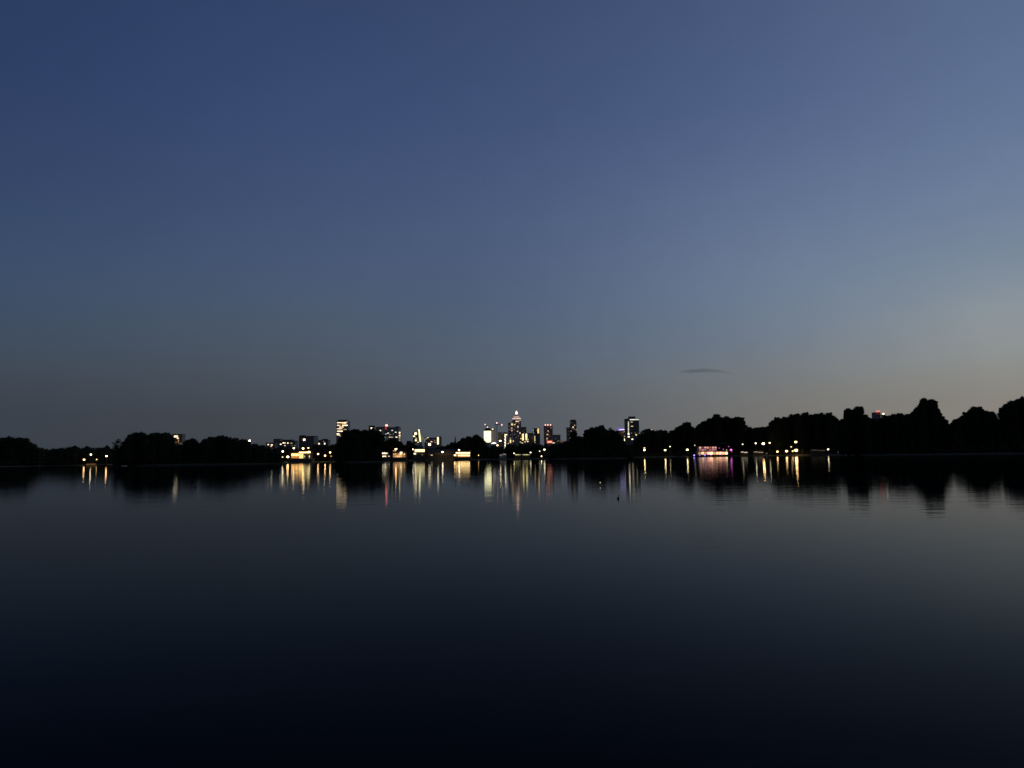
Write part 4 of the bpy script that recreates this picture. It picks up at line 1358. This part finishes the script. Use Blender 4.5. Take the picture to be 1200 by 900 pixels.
# party boat moored at the bank
Y = S(835, -9)
b = thing('party_boat', 'two-deck moored party boat lit peach and pink with violet hull lights', 'boat', (gx(835, Y), Y, 0.0))
a, c, z0_, z1_ = rect(b, Y, 814.5, 857.5, 533.2, 535)
vs, fs = [], []
st = 14
for i in range(st + 1):
    u = i / st
    x = a + (c - a) * u
    w = 3.4 * min(1, (u / .1) ** .5 if u < .1 else 1, ((1 - u) / .22) ** .6 if u > .78 else 1) + .05
    sheer = .9 * max(0, u - .7) / .3
    vs += [(x, -w, z1_ + sheer), (x, -w * .8, -.5), (x, w * .8, -.5), (x, w, z1_ + sheer)]
for i in range(st):
    for k in range(4):
        fs.append((i * 4 + k, (i + 1) * 4 + k, (i + 1) * 4 + (k + 1) % 4, i * 4 + (k + 1) % 4))
fs += [(0, 1, 2, 3), (st * 4 + 3, st * 4 + 2, st * 4 + 1, st * 4)]
MB().add(vs, fs).build('hull', M_HULL, b)
zl = rect(b, Y, 817, 852, 529, 533)
ld = MB().box(zl[0], zl[1], -2.6, 2.6, z1_ + .003, zl[3]).build('lower_deck', M_PALE, b)
MB().box(zl[0] - .6, zl[1] + 2.5, -3.1, 3.1, zl[3] + .003, zl[3] + .25).build('deck_roof', M_PALE, b)
zu = rect(b, Y, 817.6, 839.4, 523.2, 528)
ud = MB().box(zu[0], zu[1], -2.2, 2.2, zl[3] + .253, zu[3]).build('upper_deck', M_PALE, b)
MB().box(zu[0] - .5, zu[1] + .5, -2.6, 2.6, zu[3] + .003, zu[3] + .22).build('upper_roof', M_ROOF, b)
PEA = (1, .50, .22)
PNK = (1, .38, .33)
for i in range(10):
    panel(b, Y, 817.6 + i * 3.44, 820.5 + i * 3.44, 529.6, 532.6, glow((PEA, (1, .60, .32), PEA, PNK)[i % 4], (.5, 1.6, .8, 2.4, 3.2, .7, 1.7, 2.6, 1.4, 2.8)[i], .45, .5), out=2.75, back=-2.4, on=ld)
for i, s in enumerate((1.4, .25, 1.3, 1.5, .4, 1.4, 1.2)):
    panel(b, Y, 818.6 + i * 3.0, 820.9 + i * 3.0, 523.6, 525.6, glow(PNK if i % 2 else (1, .5, .42), s * .62, .4, .5), 'upper_window', out=2.35, back=-2.0, on=ud)
for i, s in enumerate((.9, 1.2, .8, .25, .9, 1.1, .8)):
    panel(b, Y, 818.6 + i * 3.0, 820.9 + i * 3.0, 526.6, 528, glow((1, .36, .42), s * .6, .4, .5), 'upper_window', out=2.35, back=-2.0, on=ud)
mb = MB()
r0, r1 = zu[1] + .6, zl[1] + 2.3
k = r0
while k < r1:
    mb.box(k - .04, k + .04, -3.0, -2.92, zl[3] + .25, zl[3] + 1.3)
    k += 1.2
mb.box(r0, r1, -3.01, -2.91, zl[3] + 1.3, zl[3] + 1.38).build('railing', M_STEEL, b)
cz = rect(b, Y, 843.5, 851.5, 518.2, 520)
MB().box(cz[0], cz[1], -2, 2, cz[2], cz[3] - .8).build('sign_slab', surf('teal_sign', (.06, .16, .17), .8, 2, .2), b)  # added slab standing in for a faint teal sign
for x in (cz[0] + .2, cz[1] - .2):
    MB().tube([(x, 1.8, zl[3] + .25), (x, 1.8, cz[2] - .003)], .07, 6).build('sign_slab_post', M_STEEL, b)
for px, py, r, col, s in ((812.4, 533.5, .75, VIOL, 2.4), (819, 533.4, .5, VIOL, 1.3), (824.8, 533.3, .65, VIOL, 2.0), (832, 533.2, .5, VIOL, 1.5), (855.4, 527.2, .95, MAGE, 2.4), (852.6, 523.4, .6, MAGE, .5), (846.4, 526.6, .45, MAGE, 1.1), (841.6, 525.2, .4, MAGE, .9), (850.2, 527.4, .4, PINK, 1.6), (856.2, 529.4, .5, MAGE, .6)):
    q = at(px, py, Y)
    MB().ball((q.x - b.location.x, -3.7, q.z), r, r * .7, r * .8, 10, 6).build('deck_light', glow(col, s), b, True)
q = at(814.2, 522.3, Y)
MB().tube([(q.x - b.location.x, 0, z1_), (q.x - b.location.x, 0, q.z)], [.12, .07], 8).build('mast', M_STEEL, b)
MB().ball((q.x - b.location.x, 0, q.z + .3), .6, .5, .4, 10, 6).build('mast_light', glow(WHITE, 1.2), b, True)

# ------------------------------------------------------------------ birds and added float on the water


def bird(label, px, py_wl, rz, s, up):
    y = CAMZ * F / (py_wl - hor(px))
    p = at(px, py_wl, y)
    t = thing('coot', label, 'bird', (p.x, p.y, 0), 'swimming birds', rz)
    mb = MB()
    # one continuous body: tail, rump, back, breast, neck, head
    prof = [(-.20, .055, .012, .010), (-.15, .055, .045, .035), (-.08, .045, .085, .062), (0, .04, .095, .07), (.07, .045, .085, .066), (.12, .06, .060, .060)]
    neck = [(.145, .10, .036), (.155, .145 + up, .030), (.165, .185 + up, .033), (.19, .205 + up, .034), (.215, .20 + up, .026), (.23, .196 + up, .012)]
    n = 12
    rings = []
    for x, z_, w, h in prof:
        rings.append([(x, w * math.cos(math.tau * k / n), z_ + h * math.sin(math.tau * k / n)) for k in range(n)])
    for i, (x, z_, r) in enumerate(neck):
        tilt = (.35, .12, .25, .8, 1.0, 1.0)[i]
        rings.append([(x - r * math.sin(math.tau * k / n) * (1 - tilt), r * math.cos(math.tau * k / n), z_ + r * math.sin(math.tau * k / n) * max(.3, tilt)) for k in range(n)])
    vs = [tuple(c * s for c in v) for g in rings for v in g]
    fs = [(i * n + k, i * n + (k + 1) % n, (i + 1) * n + (k + 1) % n, (i + 1) * n + k) for i in range(len(rings) - 1) for k in range(n)]
    fs += [tuple(range(n))[::-1], tuple((len(rings) - 1) * n + k for k in range(n))]
    mb.add(vs, fs).build('body', M_FEATH, t, True)
    MB().tube([(.225 * s, 0, (.198 + up) * s), (.268 * s, 0, (.188 + up) * s)], [.012 * s, .003 * s], 8).build('bill', M_BILL, t)
    return t


bird('black waterbird swimming with raised head on open water below the violet reflection', 724.3, 583.8, R(70), .55, .05)
bird('tiny black waterbird low on the water below the left island', 229.4, 571.4, R(115), .62, -.03)
y = CAMZ * F / (568.3 - hor(703.4))
p = at(703.4, 568.3, y)
t = thing('added_float', 'added float whose light stands for a bright dot before the black island', 'added float', (p.x, p.y, 0))
MB().lathe([(.01, -.06), (.05, -.03), (.06, .02), (.04, .06), (.01, .08)], 16).build('float', M_FLOAT, t, True)
MB().tube([(0, 0, .07), (0, 0, .14)], .010, 8).build('stem', M_STEEL, t)
MB().ball((0, 0, .17), .03, .03, .04, 10, 6).build('lamp', glow(WHITE, .8), t, True)  # light added for a bright dot of unknown source

# ------------------------------------------------------------------ the one small cloud
m, nt, out = new_mat('cloud_vapour')
pv = nt.nodes.new('ShaderNodeVolumePrincipled')
pv.inputs['Color'].default_value = (0.45, 0.47, 0.55, 1)
pv.inputs['Density'].default_value = 0.0023
pv.inputs['Anisotropy'].default_value = 0.2
nt.links.new(pv.outputs[0], out.inputs['Volume'])
YC = 6500
pts, rad = [], []
for px, py, r in ((795, 435.9, .3), (801, 435.3, 1.3), (809, 435.0, 1.9), (817, 434.5, 2.0), (825, 434.3, 2.0), (833, 434.4, 1.7), (841, 434.9, 1.5), (848, 435.9, 1.15), (854, 437.2, .8), (860, 438.6, .3)):
    pts.append(at(px, py, YC))
    rad.append(r * YC / F)
c0 = pts[4].copy()
rings, n = [], 16
rc = random.Random(2)
for p, r in zip(pts, rad):
    rings.append([(p.x - c0.x, math.cos(math.tau * k / n) * r * 7, p.z - c0.z + math.sin(math.tau * k / n) * r * (1 + rc.uniform(-.12, .12))) for k in range(n)])
vs = [v for g in rings for v in g]
fs = [(i * n + k, i * n + (k + 1) % n, (i + 1) * n + (k + 1) % n, (i + 1) * n + k) for i in range(len(rings) - 1) for k in range(n)]
fs += [tuple(range(n))[::-1], tuple((len(rings) - 1) * n + k for k in range(n))]
o = MB().add(vs, fs).build('cloud', m, smooth=True)
o.location = c0
tag(o, 'single thin grey sliver of cloud low in the sky over the party boat', 'cloud')

# ------------------------------------------------------------------ render settings
sc.view_settings.view_transform = 'Standard'
sc.view_settings.look = 'None'
sc.view_settings.exposure = 0.0
sc.view_settings.gamma = 1.0
sc.view_settings.use_curve_mapping = False
sc.render.engine = 'CYCLES'
cy = sc.cycles
cy.use_denoising = True
cy.use_light_tree = True
cy.max_bounces = 6
cy.glossy_bounces = 3
cy.diffuse_bounces = 2
cy.transparent_max_bounces = 4
cy.volume_bounces = 1
cy.sample_clamp_indirect = 20
cy.sample_clamp_direct = 0
print('trees', len(TREES))
